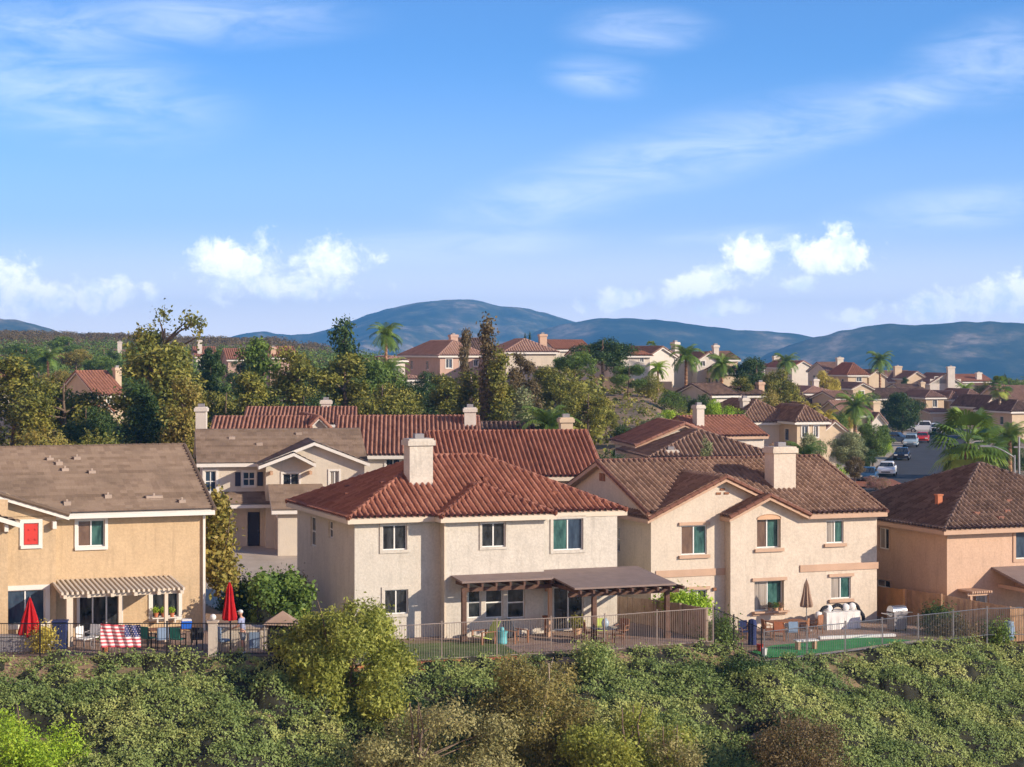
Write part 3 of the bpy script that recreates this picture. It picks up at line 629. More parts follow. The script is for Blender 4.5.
def arch_top(root, p, a0, a1, z, m):
    pass
def house_r():
    H = HR; W = 12.33; D = 12.0
    r = H.root('stucco_house', 'peach stucco house with brown barrel tile roof, two gables and tall chimney', 'house', 'houses along the top of the slope')
    vB = -.6; uB = H.u(730.5, vB); zt = 5.62; hw = lambda v, *p: wpx(H, v, *p)
    A = [hw(0, 681.2, 706.8, 525.5, 554.5), hw(0, 689, 707, 590, 607)]
    B = [hw(vB, 757, 780.8, 519, 548), hw(vB, 754.5, 784, 581, 611), hw(vB, 826.5, 843.6, 520.3, 543), hw(vB, 831, 850.8, 577, 598.5)]
    wl = MB(); facade(wl, (0, 0), (1, 0), uB, -.3, zt, A); facade(wl, (uB, 0), (0, -1), -vB, -.3, zt)
    facade(wl, (uB, vB), (1, 0), W - uB, -.3, zt, [(h[0] - uB, h[1] - uB, h[2], h[3]) for h in B], dep=.3)
    facade(wl, (W, vB), (0, 1), D - vB, -.3, zt); facade(wl, (W, D), (-1, 0), W, -.3, zt)
    v0_, v1_ = H.v(620), H.v(613.5); sw = [(D - v1_, D - v0_, H.z(548, 0, 6), H.z(524, 0, 6))]
    facade(wl, (0, D), (0, -1), D, -.3, zt, sw)
    pit = .355; zl = lambda v: 5.58 + pit * (v + 1.05); vr = 5.9; zr = zl(vr)
    for u in (0.0, W): wl.quad((u, 0, zt), (u, D, zt), (u, vr, zr - .12))
    g1a, g1u, g1r = -.38, 3.89, 1.95; g1b = 2 * g1u - g1a; g2a, g2b = 3.75, 8.25; g2u = (g2a + g2b) / 2; g2r = 1.03
    wl.quad((0, 0, zt), (uB + .4, 0, zt), (uB + .4, 0, 7.3), (g1u, 0, 7.35))
    wl.quad((uB, vB, zt), (8.0, vB, zt), (g2u, vB, zt + .93))
    wl.quad((uB + .4, -.002, zt), (g1b - .4, -.002, zt), (g1u, -.002, 7.36))
    wl.build('wall', 'stucco_peach', r)
    T_ = ('glass_brown', 'glass_teal')
    w1 = window(r, (0, 0), (1, 0), *A[0], panes=T_); w2 = window(r, (0, 0), (1, 0), *A[1], panes=('glass_blind', 'glass_dark'))
    window(r, (0, vB), (1, 0), *B[0], dep=.26, panes=T_, name='arched_window'); window(r, (0, vB), (1, 0), *B[1], dep=.26, panes=('glass_blind', 'glass_teal'))
    window(r, (0, vB), (1, 0), *B[2], panes=('glass_blind', 'glass_teal')); window(r, (0, vB), (1, 0), *B[3], panes=('glass_blind', 'glass_teal'))
    window(r, (0, D), (0, -1), *sw[0], panes=('glass_blue',), hbar=True)
    for (h, v, top, bot) in ((A[0], 0, 1, 1), (A[1], 0, 1, 0), (B[1], vB, 1, 1), (B[2], vB, 0, 1), (B[3], vB, 1, 1), (B[0], vB, 0, 1)):
        tr = MB()
        if top: tr.box(h[0] - .14, h[1] + .14, v - .10, v - .002, h[3] + .02, h[3] + .17)
        if top: tr.build('window_head', 'trim_peach', r)
        if bot: MB().box(h[0] - .14, h[1] + .14, v - .12, v - .002, h[2] - .18, h[2] - .03).build('window_sill', 'trim_peach', r)

    # arched head filling the corners of the upper bay window
    h = B[0]; ar = MB(); n = 12; um, hwid = (h[0] + h[1]) / 2, (h[1] - h[0]) / 2; zb = h[3] - .02
    ring = [(um - hwid * math.cos(math.pi * i / n), zb + .22 * math.sin(math.pi * i / n)) for i in range(n + 1)]
    for (a, b) in zip(ring[:-1], ring[1:]): ar.quad((a[0], vB - .012, zb), (b[0], vB - .012, zb), (b[0], vB - .012, b[1]), (a[0], vB - .012, a[1]))
    for (a, b) in zip(ring[:-1], ring[1:]): ar.quad((a[0], vB - .012, a[1]), (b[0], vB - .012, b[1]), (b[0], vB - .05, b[1] + .05), (a[0], vB - .05, a[1] + .05))
    ar.build('arch_head', 'trim_tan', r)
    bd = MB(); za = H.z(573, 2, 0); bd.box(.25, uB - .01, -.05, -.002, za - .17, za + .17); bd.build('band', 'trim_peach', r); bd = MB()
    u3 = H.u(799.8, vB); zc_ = H.z(567, 10, vB); bd.box(u3, W + .06, vB - .06, vB - .002, zc_ - .17, zc_ + .17); bd.build('band', 'trim_peach', r)
    uS = 8.0; e1 = -.35; e2 = W + .35
    sl_ = g1r / (g1u - g1a); va = (5.56 + g1r - 5.58) / pit - 1.05; ul_ = g1a + (zl(-.45) - 5.56) / sl_
    fs = [[(e1, -.45, zl(-.45)), (ul_, -.45, zl(-.45)), (g1u, va, zl(va)), (g1u, vr, zr), (e1, vr, zr)], [(g1b, -1.05, zl(-1.05)), (e2, -1.05, zl(-1.05)), (e2, vr, zr), (g1u, vr, zr), (g1u, va, zl(va))],
          [(e2, 2 * vr + 1.05, zl(-1.05)), (e1, 2 * vr + 1.05, zl(-1.05)), (e1, vr, zr), (e2, vr, zr)]]
    gz1, gz2 = 5.56, 5.56
    G1 = ((g1u, -.45, gz1 + g1r), (g1u, 6.0, gz1 + g1r)); G2 = ((g2u, -1.05, gz2 + g2r), (g2u, 4, gz2 + g2r))
    fs += [[(g1a, 6.0, gz1), (g1a, -.45, gz1), G1[0], G1[1]], [(g1b, -.45, gz1), (g1b, 6.0, gz1), G1[1], G1[0]]]
    fs += [[(g2a, 4, gz2), (g2a, -1.05, gz2), G2[0], G2[1]], [(g2b, -1.05, gz2), (g2b, 4, gz2), G2[1], G2[0]]]
    tile_faces([[(p[0], p[1], p[2] + .03) for p in f] for f in fs], r, 'tile_brown', .29)
    d = MB(); [d.slab(f, .2) for f in fs]; d.build('fascia', 'trim_peach', r)
    cp = MB(); L = lambda p, dz=.05: (p[0], p[1], p[2] + dz)
    for a, b in (((e1, -.45, zl(-.45)), (e1, vr, zr)), ((e1, vr, zr), (e2, vr, zr)), ((e2, -1.05, zl(-1.05)), (e2, vr, zr)), ((g1a, -.47, gz1), G1[0]), (G1[0], (g1b, -.47, gz1)), ((g2a, -1.07, gz2), G2[0]), (G2[0], (g2b, -1.07, gz2)), G1, G2):
        caps(cp, L(a), L(b), .10)
    cp.build('ridge_cap', 'tile_rust', r)
    u0, u1 = H.u(774, 1.8), H.u(795.8, 1.8); zc2 = H.z(447, u0, 1.8)
    chimney(r, u0, u1, 1.8, 2.8, 6.2, zc2, 'stucco_peach')
    vt = MB()
    for du, dz in ((-.22, 0), (.22, 0), (0, .2)): vt.box(g1u + du - .13, g1u + du + .13, -.04, -.003, 6.65 + dz, 6.76 + dz)
    vt.build('gable_vent', 'wood_brown', r)
    v2 = MB(); v2.box(-.04, -.003, vr - .35, vr - .05, zr - 1.0, zr - .6); v2.box(-.04, -.003, vr + .05, vr + .35, zr - 1.0, zr - .6); v2.build('gable_vent', 'wood_brown', r)
    sn = MB(); sn.box(H.u(466 / 3.4875 + 580, 0) - .06, H.u(466 / 3.4875 + 580, 0) + .1, -.12, -.002, H.z(590, 4, 0), H.z(587, 4, 0)); sn.build('wall_lamp', 'wood_brown', r)
house_r()

def house_l():
    H = HL; D = 12.0; U0 = -16.0
    r = H.root('stucco_house', 'cream yellow stucco house with grey brown tile roof, red shutter and slatted cover', 'house', 'houses along the top of the slope')
    vW = -.6; uw = H.u(56, vW); zt = 5.25; hw = lambda v, *p: wpx(H, v, *p)
    uw2 = H.u(8, -1.2)
    A = [hw(0, 77.6, 104.8, 520, 546.5), hw(0, 79, 120.5, 596, 643), hw(0, 152, 178.5, 593, 617)]
    Bq = [hw(vW, 23.5, 38.5, 523, 545), hw(vW, 5.5, 45, 590, 624)]
    wl = MB(); facade(wl, (uw, 0), (1, 0), -uw, -.3, zt, [(h[0] - uw, h[1] - uw, h[2], h[3]) for h in A])
    wl.quad((0, 0, zt), (0, D, zt), (0, 6, 7.7))
    facade(wl, (0, 0), (0, 1), D, -.3, zt); facade(wl, (uw, vW), (0, 1), .6, -.3, zt)
    facade(wl, (uw2, vW), (1, 0), uw - uw2, -.3, zt + .05, [(h[0] - uw2, h[1] - uw2, h[2], h[3]) for h in Bq])
    facade(wl, (uw2, -1.2), (0, 1), .6, -.3, zt); facade(wl, (U0, -1.2), (1, 0), uw2 - U0, -.3, zt)
    wl.quad((U0, -1.2, zt), (uw2, -1.2, zt), (uw2, -1.2, zt + .8), (U0, -1.2, zt + 1.6)); wl.quad((uw2, vW, zt), (uw, vW, zt), (uw2, vW, zt + 1.05))
    facade(wl, (0, D), (-1, 0), -U0, -.3, zt); facade(wl, (U0, D), (0, -1), D + 1.2, -.3, zt)
    wl.build('wall', 'stucco_cream', r)
    window(r, (0, 0), (1, 0), *A[0], panes=('glass_brown', 'glass_teal'), trim='trim_white', tw=.13, sill='trim_white')
    window(r, (0, 0), (1, 0), *A[1], panes=('glass_dark', 'glass_dark', 'glass_dark'), trim='trim_white', tw=.10, name='sliding_door')
    window(r, (0, 0), (1, 0), *A[2], panes=('glass_dark', 'glass_dark'), trim='trim_white', tw=.15)
    window(r, (0, vW), (1, 0), *Bq[1], panes=('glass_blue', 'glass_blue'), trim='trim_white', tw=.2)
    h = Bq[0]; wv = window(r, (0, vW), (1, 0), *h, panes=('glass_dark',), trim='trim_white', tw=.16, sill='trim_white')
    sh = MB(); sh.box(h[0] + .03, h[1] - .03, vW - .02, vW + .05, h[2] + .03, h[3] - .03)
    for du in (.2, .47):
        for dz in (.2, .62): sh.box(h[0] + du, h[0] + du + .07, vW - .05, vW - .022, h[2] + dz, h[2] + dz + .07)
    tag(sh.build('shutter', 'red_paint', r), 'bright red wooden shutter')
    # main roof and the gabled wing to the left
    z_ = lambda v: 5.3 + .39 * (v + .5); e2 = .3
    fs = [[(U0 - 1, -.5, 5.3), (e2, -.5, 5.3), (e2, 6, z_(6)), (U0 - 1, 6, z_(6))], [(e2, 12.5, 5.3), (U0 - 1, 12.5, 5.3), (U0 - 1, 6, z_(6)), (e2, 6, z_(6))]]
    ue = uw + .5; ua = uw - 5.5; zg = 5.3 + .33 * (ue - ua)
    fs += [[(ue, -1.0, 5.3), (ue, 5, 5.3), (ua, 5, zg), (ua, -1.0, zg)], [(2 * ua - ue, 5, 5.3), (2 * ua - ue, -1.0, 5.3), (ua, -1.0, zg), (ua, 5, zg)]]
    uf = uw2 + .45; uf2 = uf - 3.5
    fs += [[(uf, -1.75, 5.1), (uf, -.6, 5.1), (uf2, -.6, 6.3), (uf2, -1.75, 6.3)]]
    tile_faces([[(p[0], p[1], p[2] + .03) for p in f] for f in fs], r, 'tile_grey', .30, .0, .30, flat=True, lap=.065)
    d = MB(); [d.slab(f, .2) for f in fs]; d.build('fascia', 'trim_white', r)
    cp = MB()
    for a, b in (((e2, -.5, 5.34), (e2, 6, z_(6) + .04)), ((U0, 6, z_(6) + .04), (e2, 6, z_(6) + .04)), ((ue, -1, 5.34), (ua, -1, zg + .04))): caps(cp, a, b, .09, .3)
    cp.build('ridge_cap', 'tile_grey', r)
    gt = MB(); gt.box(ue, e2 - .02, -.64, -.52, 5.12, 5.27); gt.box(-.14, -.04, -.13, -.02, 0, 5.1); gt.build('gutter', 'trim_white', r)
    br = MB()
    for u in (uw - .1, uw2 - .1): br.box(u - .08, u + .08, (vW if u > uw2 else -1.2) - .35, (vW if u > uw2 else -1.2) - .002, 4.75, 5.05)
    br.build('bracket', 'trim_white', r)
    for (px, py) in ((50, 461), (65, 471.5), (77, 460), (92, 474), (59, 465), (108, 498), (154, 499), (182, 503), (67, 505)):
        v = 3.0
        for _ in range(8):
            u = H.u(px, v); zz = H.z(py, u, v); v = (zz - 5.3) / .39 - .5
            v = max(-.3, min(5.8, v))
        z = z_(v) + .03; b = MB(); wd = .36 if px == 154 else .15; b.box(u - wd, u + wd, v - .14, v + .14, z - .05, z + .12); b.box(u - .04, u + .04, v - .04, v + .04, z + .12, z + .22); b.build('roof_vent', 'vent_metal', r)
    # slatted cover over the sliding door
    uc0, uc1 = H.u(56, -1.6), H.u(178, -1.6); vf = -3.1
    s = MB(); n = 25
    for i in range(n):
        u = uc0 + .05 + i * (uc1 - uc0 - .1) / (n - 1); s.slab([(u - .045, vf, 2.30), (u + .045, vf, 2.30), (u + .045, -.02, 2.50), (u - .045, -.02, 2.50)], .11)
    s.build('slats', 'trim_cream', r)
    k = MB(); k.box(uc0, uc1, vf + .25, vf + .37, 2.04, 2.18); k.box(uc0, uc1, -.09, -.003, 2.24, 2.38)
    for i in range(6): u = uc0 + .15 + i * (uc1 - uc0 - .3) / 5; k.slab([(u - .07, vf - .1, 2.18), (u + .07, vf - .1, 2.18), (u + .07, -.1, 2.38), (u - .07, -.1, 2.38)], .13)
    k.build('beam', 'trim_cream', r)
    for px in (69.5, 120, 166): u = H.u(px, vf + .3); MB().box(u - (.13 if px < 100 else .07), u + (.13 if px < 100 else .07), vf + .2, vf + .42, 0, 2.035).build('post', 'trim_cream', r)
house_l()

def house_f():
    H = HF; W = 12.0; D = 12.0
    r = H.root('stucco_house', 'peach stucco house with dark barrel tile pyramid roof at the right edge', 'house', 'houses along the top of the slope')
    zt = 5.45; h = wpx(H, 0, 1015.5, 1040, 531, 558.5)
    wl = MB(); facade(wl, (0, 0), (1, 0), W, -.3, zt, [h, wpx(H, 0, 1009, 1024, 607, 632)])
    facade(wl, (W, 0), (0, 1), D, -.3, zt); facade(wl, (W, D), (-1, 0), W, -.3, zt)
    S = []
    for (p0, p1, y0, y1) in ((879, 889.6, 528, 549), (877, 890.8, 580, 587.5)):
        v0, v1 = H.v(p1), H.v(p0); vm = (v0 + v1) / 2; S.append((D - v1, D - v0, H.z(y1, 0, vm), H.z(y0, 0, vm)))
    facade(wl, (0, D), (0, -1), D, -.3, zt, S); wl.build('wall', 'stucco_orange', r)
    # rear facade and flank share one stucco colour
    window(r, (0, 0), (1, 0), *h, panes=('glass_blue', 'glass_blind'), trim='trim_peach', tw=.16)
    window(r, (0, 0), (1, 0), *wpx(H, 0, 1009, 1024, 607, 632), panes=('glass_blue', 'glass_brown'), name='sliding_door')
    for s in S: window(r, (0, D), (0, -1), *s, panes=('glass_blind', 'glass_dark'), trim='stucco_orange', tw=.06)
    roof(r, 'hip', -.5, W + .5, -.5, D + .5, 5.4, 2.85, 'tile_dark', 'trim_peach', pw=.29)
    b = MB(); v = 3.2; u = 1.6; z = 5.4 + (u + .5) * .438; b.box(u - .14, u + .14, v - .14, v + .14, z - .1, z + .55); b.box(u - .18, u + .18, v - .18, v + .18, z + .55, z + .62); b.build('flue', 'terracotta', r)
    for (u, v) in ((4.2, 1.0), (5.0, 2.0), (6.5, 2.6), (3.4, .4), (7.8, 2.2), (2.3, .9)):
        z = 5.4 + (v + .5) * .438 + .05; MB().box(u - .16, u + .16, v - .16, v + .16, z - .05, z + .12).build('roof_vent', 'tile_farred', r)
    # low cover over the door at the right edge
    u0 = H.u(1016, -1.8); m = MB(); m.slab([(u0, -2.9, 2.75), (W, -2.9, 2.75), (W, -.01, 3.45), (u0 - .2, -.01, 3.45)], .12); m.build('patio_cover', 'cover_top', r)
    k = MB()
    for i in range(8): k.box(u0 + .1 + i * 1.0, u0 + .22 + i * 1.0, -3.3, -.1, 2.42, 2.6)
    k.box(u0 + .3, W, -2.75, -2.6, 2.2, 2.4); k.build('beam', 'trim_peach', r)
    for u in (u0 + .8, u0 + 4.5): MB().box(u - .08, u + .08, -2.76, -2.6, 0, 2.2).build('post', 'trim_peach', r)
house_f()

# ------------------------------------------------------------------ house across the driveway
def house_g():
    H = Frame(203, 124.0, .75, R(10)); W = H.u(362); D = 10
    r = H.root('stucco_house', 'cream gabled house with flat brown tile roof and dark blue front door behind the driveway', 'house', 'houses of the second row')
    ug = H.u(266, -1.5); zt = 5.3; hw = lambda v, *p: wpx(H, v, *p)
    w1 = hw(0, 243, 255, 472, 486); w0 = hw(0, 205, 216, 471, 492); gw = [hw(-1.5, 282.7, 299, 473.6, 490), hw(-1.5, 330, 339, 471, 485)]
    dr = hw(0, 247.5, 260, 512, 547); lw = hw(0, 222, 232, 505, 532)
    wl = MB(); facade(wl, (0, 0), (1, 0), ug, -.2, zt, [w0, w1, dr, lw]); facade(wl, (ug, 0), (0, -1), 1.5, -.2, zt)
    facade(wl, (ug, -1.5), (1, 0), W - ug, -.2, zt, [(h[0] - ug, h[1] - ug, h[2], h[3]) for h in gw])
    facade(wl, (W, -1.5), (0, 1), D + 1.5, -.2, zt); facade(wl, (W, D), (-1, 0), W, -.2, zt); facade(wl, (0, D), (0, -1), D, -.2, zt)
    g1a, g1b = ug - .5, W + .3; g1u = (g1a + g1b) / 2 - .0; g1r = 1.35
    wl.quad((ug, -1.5, zt), (W, -1.5, zt), (g1u, -1.5, zt + g1r * .93)); wl.quad((0, 0, zt), (0, D / 2, zt + 2.0), (0, D, zt)); wl.quad((W, 0, zt), (W, D, zt), (W, D / 2, zt + 2.0))
    # garage wing in front
    a, b, gv = H.u(278, -5.2), H.u(322, -5.2), -5.2
    facade(wl, (a, gv), (1, 0), b - a, -.2, 2.7); facade(wl, (a, -1.5), (0, -1), -gv - 1.5, -.2, 2.7, [(.5, 3.2, .0, 2.2)]); facade(wl, (b, gv), (0, 1), 3.7, -.2, 2.7)
    wl.build('wall', 'stucco_tan', r)
    window(r, (0, 0), (1, 0), *w1, panes=('glass_blue', 'glass_blue'), trim='trim_white', tw=.1, hbar=True); window(r, (0, 0), (1, 0), *w0, panes=('glass_blue', 'glass_blue'), trim='trim_white', tw=.15, hbar=True)
    window(r, (0, 0), (1, 0), *lw, panes=('glass_blind',), trim='trim_white', tw=.1, grid=2)
    for h in gw: window(r, (0, -1.5), (1, 0), *h, panes=('glass_dark', 'glass_dark') if h is gw[0] else ('glass_blind', 'glass_blind'), trim='trim_white', tw=.12)
    for s in (-1, 1):
        u = (w1[0] - .32 if s < 0 else w1[1] + .32); MB().box(u - .17, u + .17, -.05, -.003, w1[2], w1[3]).build('shutter', 'door_blue', r)
    d = MB().box(dr[0] + .04, dr[1] - .04, .08, .13, dr[2], dr[3]).build('door', 'door_blue', r); MB().ball((dr[1] - .12, .04, dr[2] + 1.0), .04, 6, 4).build('handle', 'steel', d)
    MB().box(a + .13, a + .17, -4.7, -2.0, 0, 2.2).build('garage_door', 'garage_white', r)
    fs = [[(-.4, -.4, 5.3), (W + .35, -.4, 5.3), (W + .35, 5, 7.25), (-.4, 5, 7.25)], [(W + .35, 10.4, 5.3), (-.4, 10.4, 5.3), (-.4, 5, 7.25), (W + .35, 5, 7.25)],
          [(g1a, 4, 5.32), (g1a, -2.0, 5.32), (g1u, -2.0, 5.32 + g1r), (g1u, 4, 5.32 + g1r)], [(g1b, -2.0, 5.32), (g1b, 4, 5.32), (g1u, 4, 5.32 + g1r), (g1u, -2.0, 5.32 + g1r)],
          [(H.u(222), -1.9, 2.85), (ug + .3, -1.9, 2.85), (ug + .3, -.01, 3.5), (H.u(222), -.01, 3.5)],
          [(a - .4, gv - .4, 2.75), (b + .3, gv - .4, 2.75), (b + .3, -1.52, 4.05), (a - .4, -1.52, 4.05)]]
    g3a, g3b = g1a, H.u(316, -2.6); g3u = (g3a + g3b) / 2
    fs += [[(g3a, -1, 5.25), (g3a, -2.5, 5.25), (g3u + .4, -2.5, 6.05), (g3u + .4, -1, 6.05)], [(g3b, -2.5, 5.35), (g3b, -1, 5.35), (g3u + .4, -1, 6.05), (g3u + .4, -2.5, 6.05)]]
    tile_faces([[(p[0], p[1], p[2] + .03) for p in f] for f in fs], r, 'tile_grey', .3, 0, .36, flat=True, lap=.045)
    dd = MB(); [dd.slab(f, .2) for f in fs]; dd.build('fascia', 'trim_white', r)
    for u in (ug + .3, g3b - .3): MB().box(u - .08, u + .08, -2.45, -1.55, 4.7, 4.9).build('bracket', 'trim_tan', r)
    for (u, v) in ((3.6, 2.4), (6.2, 4.0), (1.9, 3.4)): z = 5.3 + .361 * (v + .4); MB().box(u - .2, u + .2, v - .15, v + .15, z - .05, z + .15).build('roof_vent', 'vent_metal', r)
house_g()
# ------------------------------------------------------------------ houses behind, up the hill and along the street
def fh(label, pxL, pxR, yE, yR, Y, kind, wall, tile, D=10, th=None, chim=None, wins=(), trim='trim_white', z0=None, garage=None, ov=.4, cat='house', name='stucco_house', group='houses on the hill behind', pw=.36, wing=None, flat=False, door=None):
    th = TH if th is None else R(th)
    H = Frame(pxL, Y, 0, th); W = H.u(pxR)
    cx, cy = H.W(W / 2, D / 2)[:2]
    zb = min(tz(*H.W(u, v)[:2]) for u, v in ((0, 0), (W, 0), (0, D), (W, D))) if z0 is None else z0
    H.z0 = zb; r = H.root(name, label, cat, group)
    ze = H.z(yE, W / 2, -ov)
    zr = H.z(yR, W / 2, D / 2 if kind in ('side', 'hip') else 0); rise = max(zr - ze, .5)
    zt = ze + .1; hs = []
    for wd in wins: u0, u1, a, b = wpx(H, 0, *wd); hs.append((u0, u1, a, b))
    wl = MB(); allh = list(hs)
    gh = None
    if garage: u0, u1, a, b = wpx(H, 0, *garage); gh = (u0, u1, max(a, .05), b); allh.append(gh)
    facade(wl, (0, 0), (1, 0), W, -.5, zt, allh); facade(wl, (W, 0), (0, 1), D, -.5, zt); facade(wl, (W, D), (-1, 0), W, -.5, zt)
    ws = [(D * .25, D * .25 + 1.1, ze - 1.9, ze - .7), (D * .65, D * .65 + 1.1, ze - 1.9, ze - .7)] if D > 6 and ze > 3 else []
    facade(wl, (0, D), (0, -1), D, -.5, zt, ws)
    if kind == 'side':
        for u in (0, W): wl.quad((u, 0, zt), (u, D, zt), (u, D / 2, ze + rise * .93))
    if kind == 'front': wl.quad((0, 0, zt), (W, 0, zt), (W / 2, 0, ze + rise * .93)); wl.quad((0, D, zt), (W, D, zt), (W / 2, D, ze + rise * .93))
    wl.build('wall', wall, r)
    for h in hs: window(r, (0, 0), (1, 0), *h, panes=('glass_dark', 'glass_blue'), trim=trim, tw=.12)
    for h in ws: window(r, (0, D), (0, -1), *h, panes=('glass_blue',))
    if gh:
        g = MB(); n = 4
        for i in range(n): g.box(gh[0] + .02, gh[1] - .02, .06, .10, gh[2] + (gh[3] - gh[2]) * i / n + .015, gh[2] + (gh[3] - gh[2]) * (i + 1) / n - .015)
        g.build('garage_door', 'garage_white', r)
    if kind == 'hip': roof(r, 'hip', -ov, W + ov, -ov, D + ov, ze, rise, tile, trim, pw=pw, amp=0 if flat else .06, course=.45, flat=flat)
    elif kind == 'side': roof(r, 'side', -.25, W + .25, -ov, D + ov, ze, rise, tile, trim, pw=pw, amp=0 if flat else .06, course=.45, flat=flat)
    else: roof(r, 'front', -ov, W + ov, -.35, D + .3, ze, rise, tile, trim, pw=pw, amp=0 if flat else .06, course=.45, flat=flat)
    for c in (chim or ()):
        p0, p1, yt, v = c[:4]; u0, u1 = H.u(p0, v), H.u(p1, v); chimney(r, u0, max(u1, u0 + .7), v, v + .9, ze - 1.0, H.z(yt, u0, v), wall if len(c) < 5 else c[4], pot=True)
    return H, r
S2, T2 = 'houses of the second row', 'houses along the side street'
fh('long red tile roof left of the driveway house, behind its flat brown roof', 212, 306, 443, 417.5, 140, 'side', 'stucco_pale', 'tile_rust', 9, 3, chim=[(195.5, 206, 407, 1.0)], group=S2, pw=.30)
fh('small gabled red tile wing with bluish white end wall among red roofs', 303, 334, 437, 417, 143, 'front', 'stucco_pale', 'tile_rust', 8, 14, wins=[(312, 318, 434, 441)], group=S2, pw=.42, ov=.3)
fh('farthest red tile roof with a small white chimney, just before the dark trees', 246, 352, 425, 408, 156, 'side', 'stucco_pale', 'tile_rust', 11, 4, chim=[(321, 331, 400, 5.4)], group=S2, pw=.30)
fh('long red tile roof with white wall and twin window right of the driveway house', 338, 478, 456, 417, 134, 'side', 'stucco_pale', 'tile_rust', 13, 3, chim=[(464.5, 476, 407.5, 4.6)], wins=[(386, 400, 459, 468)], group=S2, pw=.30)
H_, r_ = fh('bright red barrel tile roof directly behind the white house, beige chimney beyond it', 441, 600, 478, 432, 118, 'side', 'stucco_warm', 'tile_red', 12, 8, group=S2, pw=.29, trim='trim_cream', chim=[(561, 573, 417.5, 7.0)])
fh('tiny flat roofed shed roof just above the bright red roof', 470, 531, 431, 424, 150, 'side', 'stucco_tan', 'tile_dark', 5, 3, group=S2, z0=1.0, cat='shed', name='shed')
fh('pale stucco house with red capped gable beyond the right brown roof', 638, 730, 446, 424, 150, 'front', 'stucco_pale', 'tile_rust', 9, 8, group=S2, trim='trim_peach', ov=.3)
fh('ribbed brown tile roof with short peach chimney in front of the round vent gable', 652, 775, 458, 430.5, 143, 'hip', 'stucco_pale', 'tile_brown', 11, 8, chim=[(666, 678, 450, .5)], wins=[(656, 664, 459, 466), (680, 688, 459, 466)], group=S2, trim='trim_peach')
fh('bright red tile gabled house with shaded white flank beside the ribbed roof', 702, 764, 437, 416.5, 172, 'side', 'stucco_pale', 'tile_farred', 9, 20, group=S2, chim=[(697, 704, 405, 2)], trim='trim_peach')
fh('large brown hip roofed house with warm lit bay and tall windows, behind the red gable', 740, 797, 423, 399.5, 203, 'hip', 'stucco_pale', 'tile_brown', 13, 16, group=T2, chim=[(743, 748, 398, 3)])
fh('narrow two storey wing with warm lit wall left of the round street trees', 797, 826, 422.5, 405, 200, 'hip', 'stucco_warm', 'tile_brown', 9, 16, wins=[(802, 808, 426, 437), (814, 818, 426, 437)], group=T2)
fh('low brown roof between the warm bay and the clipped green tree', 822, 846, 434, 421, 222, 'front', 'stucco_warm', 'tile_far', 9, 18, group=T2)
fh('grey brown hip roof with white patio posts above the large brown roof', 778, 832, 411, 390, 285, 'hip', 'stucco_tan', 'tile_dark', 12, 16, group=T2, chim=[(771, 776, 390, 2, 'stucco_orange')])
fh('broad pinkish flat tile hip roof lit by the sun near the golden trees', 803, 838, 394, 386.5, 300, 'hip', 'stucco_tan', 'tile_pink', 12, 14, group=T2, chim=[(814, 819, 379, 4, 'stucco_pale')])
fh('mauve brown roof left of the thick chimney by the large dark street tree', 845, 874, 416, 401, 262, 'side', 'stucco_warm', 'tile_pink', 9, 16, group=T2, chim=[(873.5, 880, 401, 1.0)])
fh('house with steep brown gable just right of the pinkish roofs', 872, 884, 424, 413, 262, 'front', 'stucco_pale', 'tile_far', 9, 16, group=T2)
fh('tan two storey street house with white garage door behind the parked pickup', 926, 944, 398, 390, 338, 'hip', 'stucco_warm', 'tile_far', 10, 16, wins=[(933, 937, 400, 407)], group=T2)
fh('single storey garage block with brown lean roof facing the pickup', 930, 950, 412.5, 409, 331, 'side', 'stucco_warm', 'tile_far', 6, 16, garage=(933, 948, 417, 428), group=T2)
fh('tan street house with brown hip roof in the middle of the garage row', 949, 963, 400, 391, 340, 'hip', 'stucco_warm', 'tile_far', 10, 16, wins=[(952, 956, 402, 409)], group=T2)
fh('pale flat fronted street house at the right of the garage row', 967, 980, 397, 389, 338, 'hip', 'stucco_pale', 'tile_far', 10, 16, group=T2, wins=[(970, 977, 399, 409)])
fh('dark roofed street house with lit gable corner left of the tall fan palm', 984, 1001, 408, 396, 320, 'front', 'stucco_warm', 'tile_dark', 10, 16, group=T2)
fh('house with brown roof and cream wall right of the slender palm trunk', 1006, 1040, 402, 386, 325, 'side', 'stucco_warm', 'tile_far', 10, 16, group=T2, wins=[(1012, 1016, 404, 410)])
fh('low roofed house behind the big dark street tree', 878, 924, 399, 388.5, 352, 'side', 'stucco_tan', 'tile_dark', 9, 10, group=T2)
U = 'houses along the upper skyline'
fh('skyline house with dark brown side roof and tall chimney at its left', 889, 918, 382, 371, 420, 'side', 'stucco_warm', 'tile_far', 11, 14, chim=[(895, 902, 366, -.3)], group=U)
fh('skyline house front gable lit cream beside the dark brown side roof', 907, 926, 379, 371.5, 415, 'front', 'stucco_warm', 'tile_far', 9, 14, group=U)
fh('skyline house with shaded lilac gable and the tallest white chimney', 930, 961, 384, 373.5, 410, 'front', 'stucco_pale', 'tile_far', 10, 10, chim=[(948, 955, 366.5, -1.0)], group=U, wins=[(935, 939, 377, 379)])
fh('far right skyline house with orange brown roof and narrow chimney', 960, 993, 382, 374.5, 440, 'side', 'stucco_pale', 'tile_farred', 11, 14, chim=[(977, 982, 372.5, 1)], group=U)
fh('white gabled skyline house left of the golden tree', 792, 813, 368, 361, 400, 'front', 'stucco_pale', 'tile_farred', 11, 22, group=U)
fh('low skyline roof with a small chimney hidden behind the dark grove', 764, 790, 370, 364, 420, 'side', 'stucco_tan', 'tile_far', 10, 16, chim=[(774, 780, 356, 2)], group=U)
